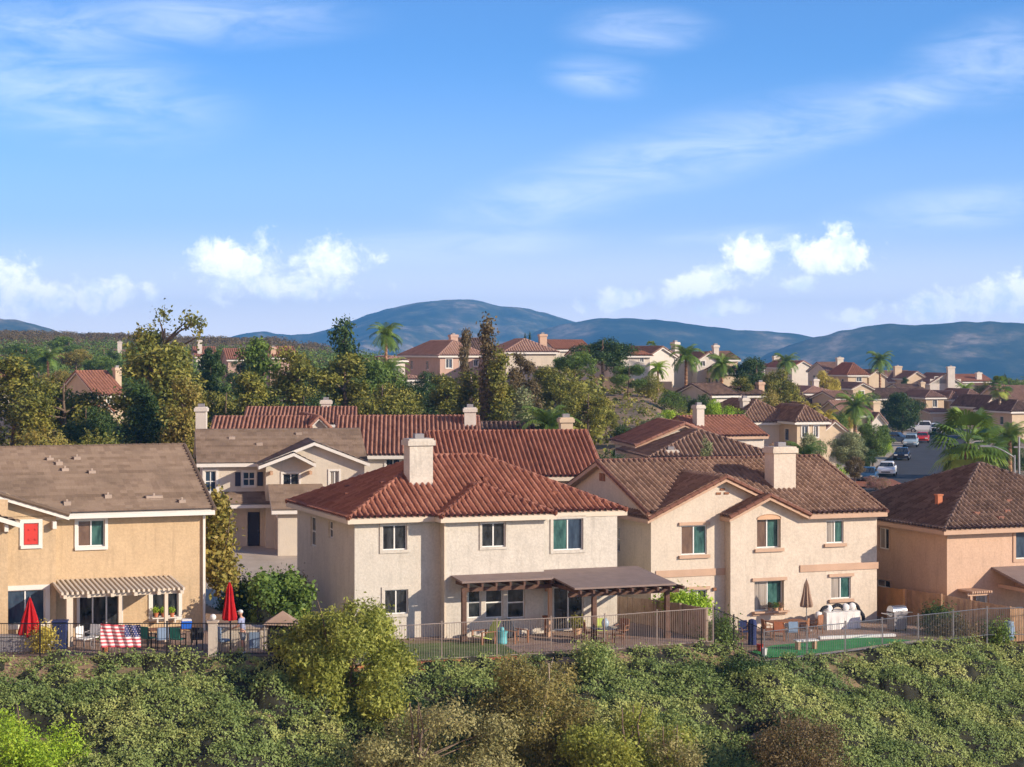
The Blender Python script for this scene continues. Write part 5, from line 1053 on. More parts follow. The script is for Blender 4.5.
T_ = [
 ('leafy tree above the low brown roof by the warm wing', 838, 409, 26, 245, 'broad', 'leaf_green', 2, B3), ('golden leaved tree left of the mauve roof', 846, 404, 18, 262, 'broad', 'leaf_gold', 1, B3), ('olive tree before the street house gable right of the pinkish roofs', 884, 424, 24, 248, 'tall', 'leaf_green', 1, B3),
 ('bushy hedge tree beneath the skyline gable', 868, 385, 30, 345, 'bush', 'leaf_green', 0, B3), ('thin dark tree beside the skyline chimney', 905, 376, 14, 400, 'tall', 'leaf_dark', 2, B3), ('dark shrubby tree left of the pinkish hip roof', 792, 384, 30, 255, 'bush', 'leaf_mixed', 0, B3), ('grey leaved tree over the small white gabled roof', 818, 412, 22, 235, 'broad', 'leaf_grey', 1, B3),
 ('dark green tree left of the bright red roof with chimney', 700, 388, 30, 205, 'broad', 'leaf_dark', 0, B3), ('lime hedge tree right of the ridge wall', 738, 398, 30, 205, 'bush', 'leaf_lime', 1, B3), ('olive tree before the ribbed roof with slim branches', 706, 436, 20, 138, 'slender', 'leaf_grey', 1, B3),
 ('large olive gum at the left edge with thin outer branches', 12, 352, 80, 172, 'tall', 'leaf_olive', 0, B1), ('rounded yellowish gum second from the left edge', 62, 368, 78, 166, 'broad', 'leaf_olive', 1, B1),
 ('low brownish thicket tree above the cream house roof', 40, 402, 90, 140, 'bush', 'leaf_mixed', 0, B1), ('low green thicket tree below the brown gabled house', 100, 408, 70, 142, 'bush', 'leaf_olive', 1, B1),
 ('dark tree shading the foot of the brown gabled house', 88, 396, 50, 160, 'broad', 'leaf_dark', 0, B1),
 ('massive dense tree with the widest crown left of the red roofs', 160, 338, 88, 165, 'tall', 'leaf_olive', 1, B1), ('tall wispy gum whose tufts stand free against the sky', 168, 308, 62, 178, 'wispy', 'leaf_olive', 0, B1),
 ('dark lower tree at the foot of the widest crown', 140, 380, 60, 155, 'tall', 'leaf_dark', 0, B1), ('yellow green tree touching the first red roof chimney', 186, 372, 52, 152, 'tall', 'leaf_mixed', 2, B1),
 ('dark gap tree right of the widest crown', 212, 348, 46, 190, 'tall', 'leaf_dark', 1, B1), ('olive tree above the left end of the red roofs', 226, 380, 54, 172, 'broad', 'leaf_olive', 0, B1),
 ('tall bright crested tree third along the belt', 257, 333, 56, 185, 'tall', 'leaf_green', 2, B1), ('mid olive tree left of the farthest red roof', 250, 368, 56, 168, 'tall', 'leaf_olive', 0, B1), ('full crowned tree above the farthest red roof', 293, 344, 58, 180, 'tall', 'leaf_olive', 1, B1),
 ('low dark tree behind the small white chimney', 305, 384, 50, 170, 'broad', 'leaf_dark', 1, B1), ('tree with flat dark tuft standing over the belt centre', 344, 314, 40, 195, 'pom', 'leaf_dark', 0, B1), ('wide olive tree below the flat dark tuft', 345, 350, 74, 182, 'tall', 'leaf_olive', 2, B1),
 ('dense green tree left of the small white house', 372, 345, 48, 200, 'broad', 'leaf_green', 1, B1), ('olive tree below the small white house', 385, 372, 64, 178, 'broad', 'leaf_olive', 0, B1), ('dark low tree below the flat roofed wing', 418, 374, 46, 200, 'broad', 'leaf_dark', 2, B1),
 ('bushy tree in front of the pink walls', 445, 372, 52, 190, 'tall', 'leaf_olive', 1, B1), ('dark shrubby tree at the left foot of the pink house', 432, 365, 30, 235, 'broad', 'leaf_dark', 0, B1), ('yellowish tree just left of the tall gum with loose bark', 468, 368, 40, 182, 'slender', 'leaf_olive', 0, B1),
 ('tallest slender brown gum rising above the pink house', 489, 312, 36, 180, 'slender', 'leaf_brown', 0, B2), ('thin leaning gum left of the tallest slender one', 465, 328, 22, 205, 'pom', 'leaf_brown', 1, B2), ('second slender gum close behind the tallest one', 500, 345, 38, 178, 'slender', 'leaf_olive', 1, B2),
 ('brownish feathery tree below the brick chimney house', 522, 350, 46, 190, 'tall', 'leaf_brown', 1, B2), ('pale stemmed gum on the bare bank above the shed roof', 524, 385, 40, 168, 'slender', 'leaf_grey', 0, B2),
 ('broad green tree in the middle of the slope', 560, 362, 58, 195, 'broad', 'leaf_olive', 2, B2), ('low green tree at the slope foot behind the red roof', 545, 404, 46, 152, 'bush', 'leaf_dark', 0, B2), ('dark leafed tree above the beige chimney', 588, 385, 54, 172, 'broad', 'leaf_olive', 1, B2),
 ('wide dark pine crowning the ridge', 603, 333, 66, 238, 'broad', 'leaf_dark', 1, B2), ('second bright green crown under the ridge pine', 575, 346, 48, 225, 'broad', 'leaf_green', 0, B2), ('green tree right below the ridge pine', 628, 362, 40, 222, 'broad', 'leaf_green', 2, B2),
 ('small olive tree on the bare slope left', 606, 402, 24, 178, 'broad', 'leaf_olive', 0, B2), ('shrubby tree at the top of the bare slope', 652, 368, 34, 225, 'bush', 'leaf_olive', 1, B2), ('rounded slope tree below the ridge wall', 672, 384, 36, 218, 'bush', 'leaf_green', 0, B2),
 ('lime green tree low on the slope by the white gable', 676, 404, 52, 178, 'broad', 'leaf_lime', 0, B2), ('golden lime bush above the round vent gable', 690, 399, 30, 190, 'bush', 'leaf_gold', 1, B2), ('bright tree left of the pale satellite chimney', 722, 394, 36, 200, 'broad', 'leaf_lime', 1, B2),
 ('dark green hedge tree behind the right roof ridge', 610, 432, 60, 140, 'bush', 'leaf_dark', 1, B2), ('dark tree in the hollow left of the white gable', 632, 420, 44, 160, 'broad', 'leaf_dark', 2, B2), ('olive slope tree with pale side leaves', 655, 410, 30, 172, 'broad', 'leaf_grey', 0, B2),
 ('dark spreading tree of the grove right of the balcony house', 755, 353, 48, 250, 'broad', 'leaf_dark', 2, B3), ('second lighter tree of the same grove', 780, 362, 44, 245, 'broad', 'leaf_olive', 0, B3), ('lower left tree of the grove with bare twigs', 742, 376, 34, 240, 'tall', 'leaf_olive', 1, B3), ('third low tree at the foot of the grove', 770, 380, 44, 235, 'bush', 'leaf_mixed', 1, B3),
 ('glowing golden tree between the skyline houses', 826, 364, 28, 330, 'broad', 'leaf_gold', 0, B3), ('green hedge tree below the twin window house', 846, 382, 38, 320, 'bush', 'leaf_green', 1, B3), ('lime tree in front of the pinkish roofs', 854, 386, 24, 285, 'broad', 'leaf_lime', 1, B3),
 ('big dark round tree by the parked red sedan', 902, 390, 46, 285, 'round', 'leaf_dark', 0, B3), ('clipped bright green round tree left of the street', 873, 419, 36, 222, 'round', 'leaf_green', 1, B3), ('grey green round tree in front of the clipped one', 848, 430, 42, 212, 'round', 'leaf_grey', 0, B3),
 ('pink and orange flowering shrub at the near kerb', 876, 472, 30, 185, 'bush', 'leaf_flower', 0, B3), ('reddish flowering tree by the red gable', 778, 437, 24, 160, 'broad', 'leaf_flower', 1, B3), ('grey green tree beside the warm lit wing', 808, 428, 34, 178, 'broad', 'leaf_grey', 2, B3),
 ('reddish brown ball shrub beside the bark chip bed', 855, 455, 22, 195, 'round', 'leaf_brown', 0, B3), ('dark ball shrub by the pavement', 868, 447, 18, 212, 'round', 'leaf_dark', 1, B3), ('bright shrub just above the right roof end', 838, 453, 34, 160, 'bush', 'leaf_lime', 1, B3), ('small yellow green hedge beside the dark suv', 884, 432, 20, 240, 'bush', 'leaf_lime', 0, B3),
 ('green grove tree above the brown roof at right edge', 1010, 373, 36, 360, 'broad', 'leaf_green', 0, B3), ('second grove tree at the right edge skyline', 990, 378, 30, 370, 'broad', 'leaf_olive', 1, B3), ('dark tree behind the street lamp', 1012, 436, 40, 205, 'bush', 'leaf_dark', 0, B3), ('dark hedge tree between fan palm and lamp', 992, 448, 36, 190, 'bush', 'leaf_dark', 1, B3),
 ('shadowy tree filling the yard under the fan palm', 960, 440, 40, 205, 'bush', 'leaf_dark', 1, B3),
 ('lush tree at far left beyond the gums', 25, 340, 50, 380, 'broad', 'leaf_green', 0, B4), ('bright far tree left of the orange roof', 38, 350, 36, 330, 'broad', 'leaf_green', 1, B4), ('rounded hilltop tree above the orange roof', 68, 334, 40, 430, 'broad', 'leaf_green', 2, B4), ('mixed golden tree right of the orange roof', 76, 345, 36, 350, 'broad', 'leaf_mixed', 0, B4),
 ('far green tree right of the golden one', 100, 352, 38, 330, 'broad', 'leaf_green', 0, B4), ('dark far tree left of the skyline chimney', 112, 350, 24, 340, 'tall', 'leaf_dark', 1, B4), ('pointed far tree right of the skyline chimney', 132, 345, 30, 300, 'tall', 'leaf_green', 1, B4), ('lower far tree in the left hollow', 56, 366, 44, 280, 'broad', 'leaf_mixed', 1, B4), ('small far tree at the extreme left', 3, 356, 30, 300, 'broad', 'leaf_olive', 2, B4),
 ('far tree between wispy gum and bright chimney', 208, 346, 22, 340, 'tall', 'leaf_dark', 0, B4), ('far tree right of the bright chimney', 224, 346, 24, 350, 'broad', 'leaf_green', 2, B4), ('far tree under the faded red roof', 240, 356, 30, 280, 'broad', 'leaf_dark', 2, B4), ('far tree left of the flat dark tuft', 312, 352, 40, 240, 'broad', 'leaf_dark', 0, B4), ('far green tree behind the small white house', 400, 352, 26, 300, 'broad', 'leaf_green', 2, B4)]
for t in T_:
    tree(t[0], t[1], t[2], t[3], t[4], t[5], t[6], t[7] % 2 if t[5] not in ('broad', 'tall') else t[7], name={'bush': 'shrub'}.get(t[5], 'tree'), cat='shrub' if t[5] == 'bush' else 'tree', group=t[8])
for k, (px, yt) in enumerate(((525, 332), (530, 331))):
    tree(['left one of two dark cypresses beside the brick chimney', 'right one of two dark cypresses beside the brick chimney'][k], px, yt, 5, 285, 'slender', 'leaf_dark', 0, name='cypress', group='pair of cypresses on the ridge')
tree('lone dark cypress on the right skyline', 1005, 373, 4, 420, 'slender', 'leaf_dark', 1, name='cypress')

# palms
def palm_mesh(kind, seed):
    rng = np.random.default_rng(seed); Vs = []; Qs = []; rn = []; k = 0
    def quad(a, b, c, d, t):
        nonlocal k; Vs.extend([a, b, c, d]); Qs.append([k, k + 1, k + 2, k + 3]); rn.append(t); k += 4
    nf = 46 if kind == 'fan' else 34
    for i in range(nf):
        az = rng.uniform(0, 6.28); el = rng.uniform(-1.0, 1.25) if kind == 'fan' else rng.uniform(-.25, 1.25); tone = np.clip(.25 + el * .3 + rng.normal(0, .15), 0, 1) if el > -.3 else rng.uniform(.75, 1)
        d = np.array([math.cos(az) * math.cos(el), math.sin(az) * math.cos(el), math.sin(el)]); side = np.array([-math.sin(az), math.cos(az), 0]); up = np.cross(d, side) * -1
        if kind == 'fan':
            L0, L1 = 1.2, 1.35; base = d * L0; quad(side * .03, -side * .03, base - side * .03, base + side * .03, tone)
            for s in range(15):
                a = (s - 7) / 7 * 1.5; dd = d * math.cos(a) + side * math.sin(a); ln = L1 * (1 - .15 * abs(a)); mid = base + dd * ln * .6 + np.array([0, 0, -.02]); tip = base + dd * ln + np.array([0, 0, -.32 * ln]); wv = np.cross(dd, up) * .075; quad(base, mid - wv, tip, mid + wv, tone)
        else:
            L = 3.0; pts = [np.zeros(3)]; dd = d.copy()
            for s in range(10): dd = dd + np.array([0, 0, -.17]); dd /= np.linalg.norm(dd); pts.append(pts[-1] + dd * L / 10)
            for s in range(1, 11):
                p = pts[s]; q = pts[s - 1]; quad(q - side * .03, q + side * .03, p + side * .02, p - side * .02, tone); ln = .85 * math.sin(min(1, .35 + s / 11) * 2.4)
                for sg in (-1, 1):
                    for f in (0, .5):
                        b0 = q + (p - q) * f; tip = b0 + side * sg * ln * .8 + (p - q) * 1.2 + np.array([0, 0, -.4 * ln]); quad(b0, b0 + (p - q) * .35, tip, tip - (p - q) * .15, tone)
    return np_mesh('fronds', np.array(Vs), np.array(Qs), np.array(rn))
PM = {}
def palm(label, px, ytop, Y, kind='fan', r=1.0, ybase=None, trunk='palm_trunk', m='leaf_palm', group=None, lean=0):
    key = kind
    if key not in PM: PM[key] = palm_mesh(kind, 5); PM[key].materials.append(MATS['leaf_palm'])
    x = (px - 512) / F * Y; z = tz(x, Y) if ybase is None else ybase; rad = 2.4 * r; h = max(ZC - (ytop - HY) / F * Y - z - rad * .75, 1)
    o = empty('palm_tree', (x, Y, z), 0, label, 'palm', group)
    b = MB(); n = max(4, int(h / .5))
    for j in range(n): b.tube((lean * j / n, 0, h * j / n), (lean * (j + 1) / n, 0, h * (j + 1) / n), .24 * r * (1.15 - .3 * j / n), .20 * r * (1.15 - .3 * j / n), 8)
    b.build('trunk', trunk, o, smooth=True)
    c = link('crown', PM[key], None, o); place(c, m); c.location = (lean, 0, h); c.scale = (r, r, r); c.rotation_euler = (0, 0, px)
PG = 'palms of the neighbourhood'
palm('big bushy fan palm with orange dead fronds beside the street', 968, 409, 158, 'fan', 1.5, group=PG); palm('second fan palm crown just right of the big bushy one', 985, 428, 165, 'fan', .9, group=PG)
palm('tall slender fan palm with pale trunk above the garage row', 1000, 376, 290, 'fan', .85, trunk='pale_bark', group=PG); palm('feathery young palm near the street lamp', 1010, 420, 200, 'feather', .95, group=PG)
palm('tall feather palm alone on the skyline right of centre', 880, 350, 370, 'feather', 1.0, group=PG); palm('palm above the white low ridge house', 686, 343, 250, 'feather', .85, group=PG); palm('palm with drooping crown left of the grove', 722, 352, 245, 'feather', .8, group=PG)
palm('ridge palm left of the shaded gable with broad leaves', 658, 360, 240, 'feather', .55, group=PG, m='leaf_lime'); palm('palm left of the white gabled skyline house', 786, 352, 350, 'feather', .9, group=PG); palm('large palm above the small white house on the left', 386, 321, 235, 'feather', .85, group=PG)
palm('low palm fronds drooping beside the small white house', 388, 356, 225, 'feather', .9, group=PG); palm('bushy palm over the low brown roofs by the street', 855, 392, 250, 'feather', 1.0, group=PG); palm('small palm by the grey brown hip roof', 806, 400, 240, 'feather', .7, group=PG, m='leaf_gold')
palm('small palm between the white chimney and lime tree', 651, 341, 330, 'fan', .5, group=PG); palm('young palm on the left hillside', 48, 346, 300, 'feather', .9, group=PG); palm('low dark palm by the street bend', 826, 408, 228, 'feather', .6, group=PG, m='leaf_gold'); palm('pale palm in front of the far right skyline houses', 965, 382, 380, 'feather', .7, group=PG, m='leaf_lime')
palm('dwarf palm on the slope behind the red roof chimney', 548, 404, 150, 'feather', .9, group=PG, m='leaf_green'); palm('small palm left of the warm lit wing', 805, 440, 170, 'feather', .7, group=PG, m='leaf_green')

# distant scrub and woods that read as one mass
def scatter(name, n, pxr, Yr, size, m, seed, zoff=.3, cond=None, hr=.6):
    rng = np.random.default_rng(seed); px = rng.uniform(*pxr, n); Y = rng.uniform(*Yr, n); x = (px - 512) / F * Y
    keep = vnoise(x, Y, 9, seed) > .38
    if cond is not None: keep &= cond(px, Y, x)
    x, Y = x[keep], Y[keep]; k = 26; i = np.repeat(np.arange(len(x)), k); s = rng.uniform(.5, 1.3, len(x))[i] * size
    d = rng.normal(size=(len(i), 3)); d /= np.linalg.norm(d, axis=1, keepdims=True); d[:, 2] = np.abs(d[:, 2])
    base = terrain(x, Y); Pp = np.stack([x[i], Y[i], base[i]], 1) + d * s[:, None] * np.array([1, 1, hr * 1.6]) + np.array([0, 0, zoff])
    V, Q = leaves(Pp, d + rng.normal(size=d.shape) * .6, min(size * .42, .38), rng, .8); o = link(name, np_mesh(name, V, Q, rng.random(len(x))[i] * .7 + rng.random(len(i)) * .3), m)
    return tag(o, kind='stuff')
a_ = tag(scatter('hill_scrub', 15000, (-60, 330), (430, 900), 1.15, 'leaf_brown', 5, .2, hr=.8), 'brown chaparral covering the far left hilltop', 'scrub')
tag(scatter('far_wood', 5200, (-60, 430), (250, 560), 1.4, 'leaf_green', 6, .3, hr=1.1, cond=lambda p, Y, x: ~((p > 78) & (p < 126) & (Y < 300))), 'green far off woods on the left hillside', 'woods')
tag(scatter('slope_scrub', 800, (500, 745), (160, 262), .5, 'leaf_olive', 7, .1), 'low dry scrub dotting the bare hill slope', 'scrub')
tag(scatter('undergrowth', 3600, (-40, 640), (128, 230), 1.3, 'leaf_olive', 9, .2, hr=1.1, cond=lambda p, Y, x: (Y > 158) & (p < 600)), 'tangled undergrowth under the tree belt', 'undergrowth')
tag(scatter('garden_planting', 2600, (700, 1060), (225, 520), 1.5, 'leaf_green', 10, .1, hr=.8, cond=lambda p, Y, x: (np.abs(x - np.interp(Y, [q[1] for q in st], [q[0] for q in st])) > 9) & ((Y > 350) | (p < 880))), 'mixed garden planting between the street houses', 'planting')
# ------------------------------------------------------------------ low shrubs that clothe the slope in front
def mounds():
    rng = np.random.default_rng(77); n = 330; x = rng.uniform(-30, 34, n); d = rng.uniform(-.1, 15, n); r = rng.uniform(.55, 1.15, n); h = rng.uniform(.5, 1.05, n)
    return x, fence_y(x) - .9 - d, r, h, d
MX, MY, MR, MH, MD = mounds()
TOPI = None
def cover_h(x, y):
    global TOPI
    base = terrain(x, y); TOPI = np.zeros(x.shape, int); top = np.full(x.shape, -9.0)
    for i in range(len(MX)):
        MH_i = MH[i] * min(1.0, max(.10, (MD[i] - .2) / 3.2))
        ix = (np.abs(x - MX[i]) < MR[i] * 2.6) & (np.abs(y - MY[i]) < MR[i])
        if not ix.any(): continue
        q = ((x[ix] - MX[i]) / (MR[i] * 2.4)) ** 2 + ((y[ix] - MY[i]) / MR[i]) ** 2
        hh_ = MH_i * np.clip(1 - q * q, 0, 1) ** .45; up_ = hh_ > top[ix]; jj = np.nonzero(ix)[0][up_]; TOPI[jj] = i; top[jj] = hh_[up_]
    return base + np.maximum(top, .16 * vnoise(x, y, 1.1, 14)) + (vnoise(x, y, .55, 5) - .5) * .34 + (vnoise(x, y, .28, 6) - .5) * .26
gx = np.arange(-25, 31, .14); gy = np.arange(66, 99, .14); GX, GY = np.meshgrid(gx, gy)
inside = (GY < fence_y(GX) - .15) & (GY > fence_y(GX) - 14)
GH = cover_h(GX.ravel(), GY.ravel()).reshape(GX.shape)
Wn = len(gx); idx = (np.arange(len(gy) - 1)[:, None] * Wn + np.arange(Wn - 1)[None, :]).ravel()
ok = inside.ravel()[idx] & inside.ravel()[idx + 1] & inside.ravel()[idx + Wn] & inside.ravel()[idx + Wn + 1]; idx = idx[ok]
cov = empty('ground_cover', (0, 80, 0), 0, 'grey green low shrubs covering the whole slope below the fences', 'ground cover'); cov['kind'] = 'stuff'
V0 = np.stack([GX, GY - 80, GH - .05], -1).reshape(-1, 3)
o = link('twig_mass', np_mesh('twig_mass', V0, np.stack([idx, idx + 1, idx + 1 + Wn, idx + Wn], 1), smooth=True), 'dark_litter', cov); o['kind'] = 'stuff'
gyr, gxr = np.gradient(GH, .14, .14)
def cover_leaves():
    rng = np.random.default_rng(4); n = 125000; k = rng.integers(0, len(idx), n); j = idx[k]
    px_ = GX.ravel()[j] + rng.uniform(0, .14, n); py_ = GY.ravel()[j] + rng.uniform(0, .14, n); h = GH.ravel()[j]
    nx, ny = -gxr.ravel()[j], -gyr.ravel()[j]
    bald = (vnoise(px_, py_ * 1.6, 1.6, 8) > .80) & (vnoise(px_, py_, .5, 9) > .35); hr_ = h - terrain(px_, py_); keep = ~bald & (rng.random(n) < np.clip((hr_ - .05) / .34, .45, 1))
    px_, py_, h, nx, ny = px_[keep], py_[keep], h[keep], nx[keep], ny[keep]; n = len(px_); mt = np.random.default_rng(8).random(len(MX))[TOPI[j][keep]]
    per = 6; i = np.repeat(np.arange(n), per); sp = rng.normal(size=(len(i), 3)) * np.array([.085, .085, .055]); up = rng.uniform(-.02, .14, n)[i]
    P_ = np.stack([px_[i], py_[i] - 80, h[i] + up], 1) + sp; Nn = np.stack([nx[i], ny[i], np.ones(len(i))], 1) + rng.normal(size=(len(i), 3)) * .75
    V, Q = leaves(P_, Nn, .088, rng, .6)
    big = vnoise(px_, py_, 3.2, 21); fine_ = vnoise(px_, py_, .9, 22); tone = np.clip(big * .30 + fine_ * .25 + mt * .55 - .08, 0, 1)
    me = np_mesh('leaf_mass', V, Q, tone[i] * .75 + rng.random(len(i)) * .25); o = link('leaf_mass', me, 'leaf_cover', cov); o['kind'] = 'stuff'
cover_leaves()

# ------------------------------------------------------------------ trees and shrubs close to the viewer
def near(label, px, ytop, w_, Y, kind, m, n, leaf, seed, stems=1, ybase=None, name='tree', cat='tree', cl=None, spray=.22, droop=0.0, trunk='bark', r=.09, nj=.8, per=12, shell=.6, asp=.5):
    x = (px - 512) / F * Y; z = (tz(x, Y) if ybase is None else ZC - (ybase - HY) / F * Y); h = ZC - (ytop - HY) / F * Y - z; wd = w_ / F * Y
    cl = cl or blobs(kind, seed); s = wd / W0.get(kind, 8.0); k = h / 10; cl = [(c[0] * s, c[1] * s, c[2] * k, c[3] * s, c[4] * s, c[5] * k) for c in cl]
    o = empty(name, (x, Y, z), 0, label, cat, 'trees and shrubs on the near slope' if Y < 88 else None)
    me = crown('crown', cl, n, per, leaf, seed, spray=spray, droop=droop, nj=nj, shell=shell, asp=asp, m=m); link('crown', me, None, o)
    link('trunk', trunk_mesh('trunk', cl, h * .8, r, seed, trunk, stems, .6 * s * 2, 9), None, o); return o
near('feathery yellow green tree before the left corner of the white house', 344, 568, 140, 79.0, 'shrubby', 'leaf_feather', 3600, .15, 61, 3, spray=.17, droop=.06, asp=.42, r=.07)
near('feathery brownish olive tree with several thin stems under the patio fence', 528, 628, 138, 77.6, 'shrubby', 'leaf_autumn', 3400, .12, 62, 5, spray=.16, droop=.03, trunk='pale_bark', r=.06, ybase=790, asp=.4)
near('large olive yellow shrub at the bottom left of centre', 425, 672, 195, 73.2, 'shrubby', 'leaf_dusty', 3600, .115, 63, 3, ybase=830, name='shrub', cat='shrub', spray=.16)
near('bright lime green tree in the bottom left corner', 18, 670, 130, 72.4, 'shrubby', 'leaf_lime', 2600, .11, 64, 2, ybase=850, spray=.17, asp=.4)
near('green shrub with upright shoots at the bottom centre right', 625, 680, 126, 75.0, 'shrubby', 'leaf_feather', 2500, .12, 65, 3, ybase=810, name='shrub', cat='shrub', spray=.15)
near('yellow green shrub beside the upright shooted one', 672, 702, 66, 74.0, 'shrubby', 'leaf_dusty', 900, .10, 66, 2, ybase=820, name='shrub', cat='shrub', spray=.15)
near('brownish dry shrub low at the bottom right of centre', 800, 700, 110, 77.5, 'shrubby', 'leaf_brown', 1700, .09, 67, 2, ybase=790, name='shrub', cat='shrub', spray=.16)
near('dark rounded shrub under the corner of the right fence', 742, 650, 56, 86.2, 'bush', 'leaf_dark', 1500, .11, 68, 1, name='shrub', cat='shrub', ybase=700)
near('dry reddish twiggy shrub left of the lime tree', 96, 716, 70, 75.2, 'bush', 'leaf_brown', 600, .08, 69, 2, ybase=775, name='shrub', cat='shrub')
near('small bushy shrub at the foot of the patio fence', 590, 641, 44, 84.6, 'bush', 'leaf_cover', 700, .10, 70, 1, ybase=672, name='shrub', cat='shrub')
near('fresh green leafy tree behind the grill shelter', 280, 566, 60, 87.0, 'broad', 'leaf_green', 1500, .17, 71, 2, r=.07, spray=.2, asp=.7)
near('orange and green leafed tree beside the cream house wall', 218, 493, 27, 91.5, 'slender', 'leaf_mixed', 900, .20, 72, 2, ybase=590, r=.07, asp=.6)
near('dark red leafed shrub against the white house flank', 292, 553, 26, 93.5, 'bush', 'leaf_brown', 400, .14, 73, 1, name='shrub', cat='shrub')
near('dark clipped hedge shrub beside the drive', 243, 568, 40, 97.0, 'bush', 'leaf_dark', 600, .14, 74, 1, name='shrub', cat='shrub')
near('green vine leaning over the grey board fence', 681, 587, 54, 95.0, 'bush', 'leaf_lime', 700, .15, 75, 1, name='shrub', cat='shrub', ybase=618)
near('tall climbing shrub inside the stepped fence', 722, 613, 36, 91.2, 'bush', 'leaf_green', 800, .11, 76, 2, name='shrub', cat='shrub')
near('dark clump shrub against the cedar fence', 937, 606, 26, 97.5, 'bush', 'leaf_dark', 500, .12, 77, 1, name='shrub', cat='shrub')
near('loose flowering shrub low before the cedar fence', 950, 620, 44, 96.8, 'bush', 'leaf_brown', 420, .10, 78, 1, name='shrub', cat='shrub')
near('thin green plant beside the blue rain barrel', 998, 612, 26, 96.9, 'bush', 'leaf_green', 220, .11, 79, 1, name='shrub', cat='shrub')
near('small yellow leafed potted shrub under the left umbrella', 43, 628, 18, 81.2, 'bush', 'leaf_gold', 160, .10, 80, 1, name='shrub', cat='shrub', ybase=650)

# ------------------------------------------------------------------ fences
def fence(label, pts, h, m, step=2.4, group='open picket fences above the slope', zs=None, pick=.11, name='picket_fence', post_r=.03, pr=.008):
    o = empty(name, (pts[0][0], pts[0][1], zs[0] if zs else tz(pts[0][0], pts[0][1] + .4)), 0, label, 'fence', group); x0, y0, z0 = o.location
    zz = zs or [tz(p[0], p[1] + .4) for p in pts]
    for a, b, za, zb in zip(pts[:-1], pts[1:], zz[:-1], zz[1:]):
        L = math.dist(a, b); n = max(1, round(L / step))
        for i in range(n + (b is pts[-1])):
            t = i / n; x, y, z = a[0] + (b[0] - a[0]) * t - x0, a[1] + (b[1] - a[1]) * t - y0, za + (zb - za) * t - z0
            q = MB(); q.box(x - post_r, x + post_r, y - post_r, y + post_r, z - .3, z + h + .05); q.box(x - post_r * 1.3, x + post_r * 1.3, y - post_r * 1.3, y + post_r * 1.3, z + h + .05, z + h + .08); q.build('post', m, o)
        for i in range(n):
            t0, t1 = i / n, (i + 1) / n; pk = MB(); P0_ = lambda t, dz: (a[0] + (b[0] - a[0]) * t - x0, a[1] + (b[1] - a[1]) * t - y0, za + (zb - za) * t - z0 + dz)
            for dz in (.12, h - .02): pk.tube(P0_(t0, dz), P0_(t1, dz), .02, .02, 4)
            k = max(2, int(L / n / pick))
            for j in range(1, k): t = t0 + (t1 - t0) * j / k; pk.tube(P0_(t, .12), P0_(t, h - .02), pr, pr, 4, cap=False)
            pk.build('picket_panel', m, o)
    return o
fence('black metal picket fence along the cream house patio with flag on it', [(-24, 80.1), (-8.76, 80.3), (-9.0, 82.2), (-11.0, 86.5)], 1.36, 'black_metal')
fence('light tan picket fence in front of the white house patio', [(-8.0, 81.9), (-5.2, 83.0), (-2.95, 84.0), (4.0, 86.4), (6.36, 87.7), (8.95, 89.0)], 1.62, 'ivory_metal', zs=[0.02] * 6)
fence('dark stepped picket fence falling to the corner beside the climbing shrub', [(9.0, 89.1), (10.0, 90.2), (11.05, 88.6)], 1.45, 'black_metal', zs=[.15, -.35, -.68])
fence('grey metal picket fence around the green turf', [(11.1, 88.0), (13.2, 89.5), (22.9, 96.4), (30, 99.5)], 1.42, 'silver_metal', zs=[-.7, -.7, -.75, -1.1], step=2.35)
def board_fence(label, pts, tops, bots, m, name='board_fence', bw=.14, group='solid board fences'):
    o = empty(name, (pts[0][0], pts[0][1], bots[0]), 0, label, 'fence', group); x0, y0, z0 = o.location; rng = random.Random(4)
    for a, b, ta, tb, ba, bb in zip(pts[:-1], pts[1:], tops[:-1], tops[1:], bots[:-1], bots[1:]):
        L = math.dist(a, b); n = max(1, round(L / 2.4)); d = ((b[0] - a[0]) / L, (b[1] - a[1]) / L); nx, ny = -d[1], d[0]
        for i in range(n):
            brd = MB(); k = int(L / n / bw)
            for j in range(k):
                t0 = (i + j / k) / n; t1 = (i + (j + .93) / k) / n; e = rng.uniform(-.012, .012); tm = (t0 + t1) / 2; tp = ta + (tb - ta) * tm - z0 + rng.uniform(-.015, .015); bt = ba + (bb - ba) * tm - z0 - .2
                q = [(a[0] + d[0] * L * t - x0 + nx * s, a[1] + d[1] * L * t - y0 + ny * s) for t, s in ((t0, e - .012), (t1, e - .012), (t1, e + .012), (t0, e + .012))]; brd.prism(q, bt, tp)
            o2 = brd.build('board_panel', m, o)
        for i in range(n + (b is pts[-1])):
            t = i / n; x, y = a[0] + d[0] * L * t - x0 - nx * .07, a[1] + d[1] * L * t - y0 - ny * .07; tp = ta + (tb - ta) * t - z0; MB().box(x - .05, x + .05, y - .05, y + .05, ba - z0 - .3, tp + .04).build('post', m, o)
    return o
def bl(px, py, Y): return ((px - 512) / F * Y, Y), ZC - (py - HY) / F * Y
a1, z1 = bl(614.5, 596, 97.5); a2, z2 = bl(657, 600, 94.5); a3, z3 = bl(708, 608, 90.3)
board_fence('tan and grey board fence running from the white house to the slope', [a1, a2, a3], [z1, z2, z3], [0, -.1, -.1], 'grey_wood')
a1, z1 = bl(872.8, 586, 104.5); a2, z2 = bl(905, 589.5, 102.3)
board_fence('golden board section with sunlight in its colour between the two right houses', [a1, a2], [z1, z2], [-.75, -.75], 'cedar_sun_tint')
b2, y2 = bl(942, 594.5, 99.4); b3, y3 = bl(1010, 607, 98.2); b4, y4 = bl(1060, 613, 98.6)
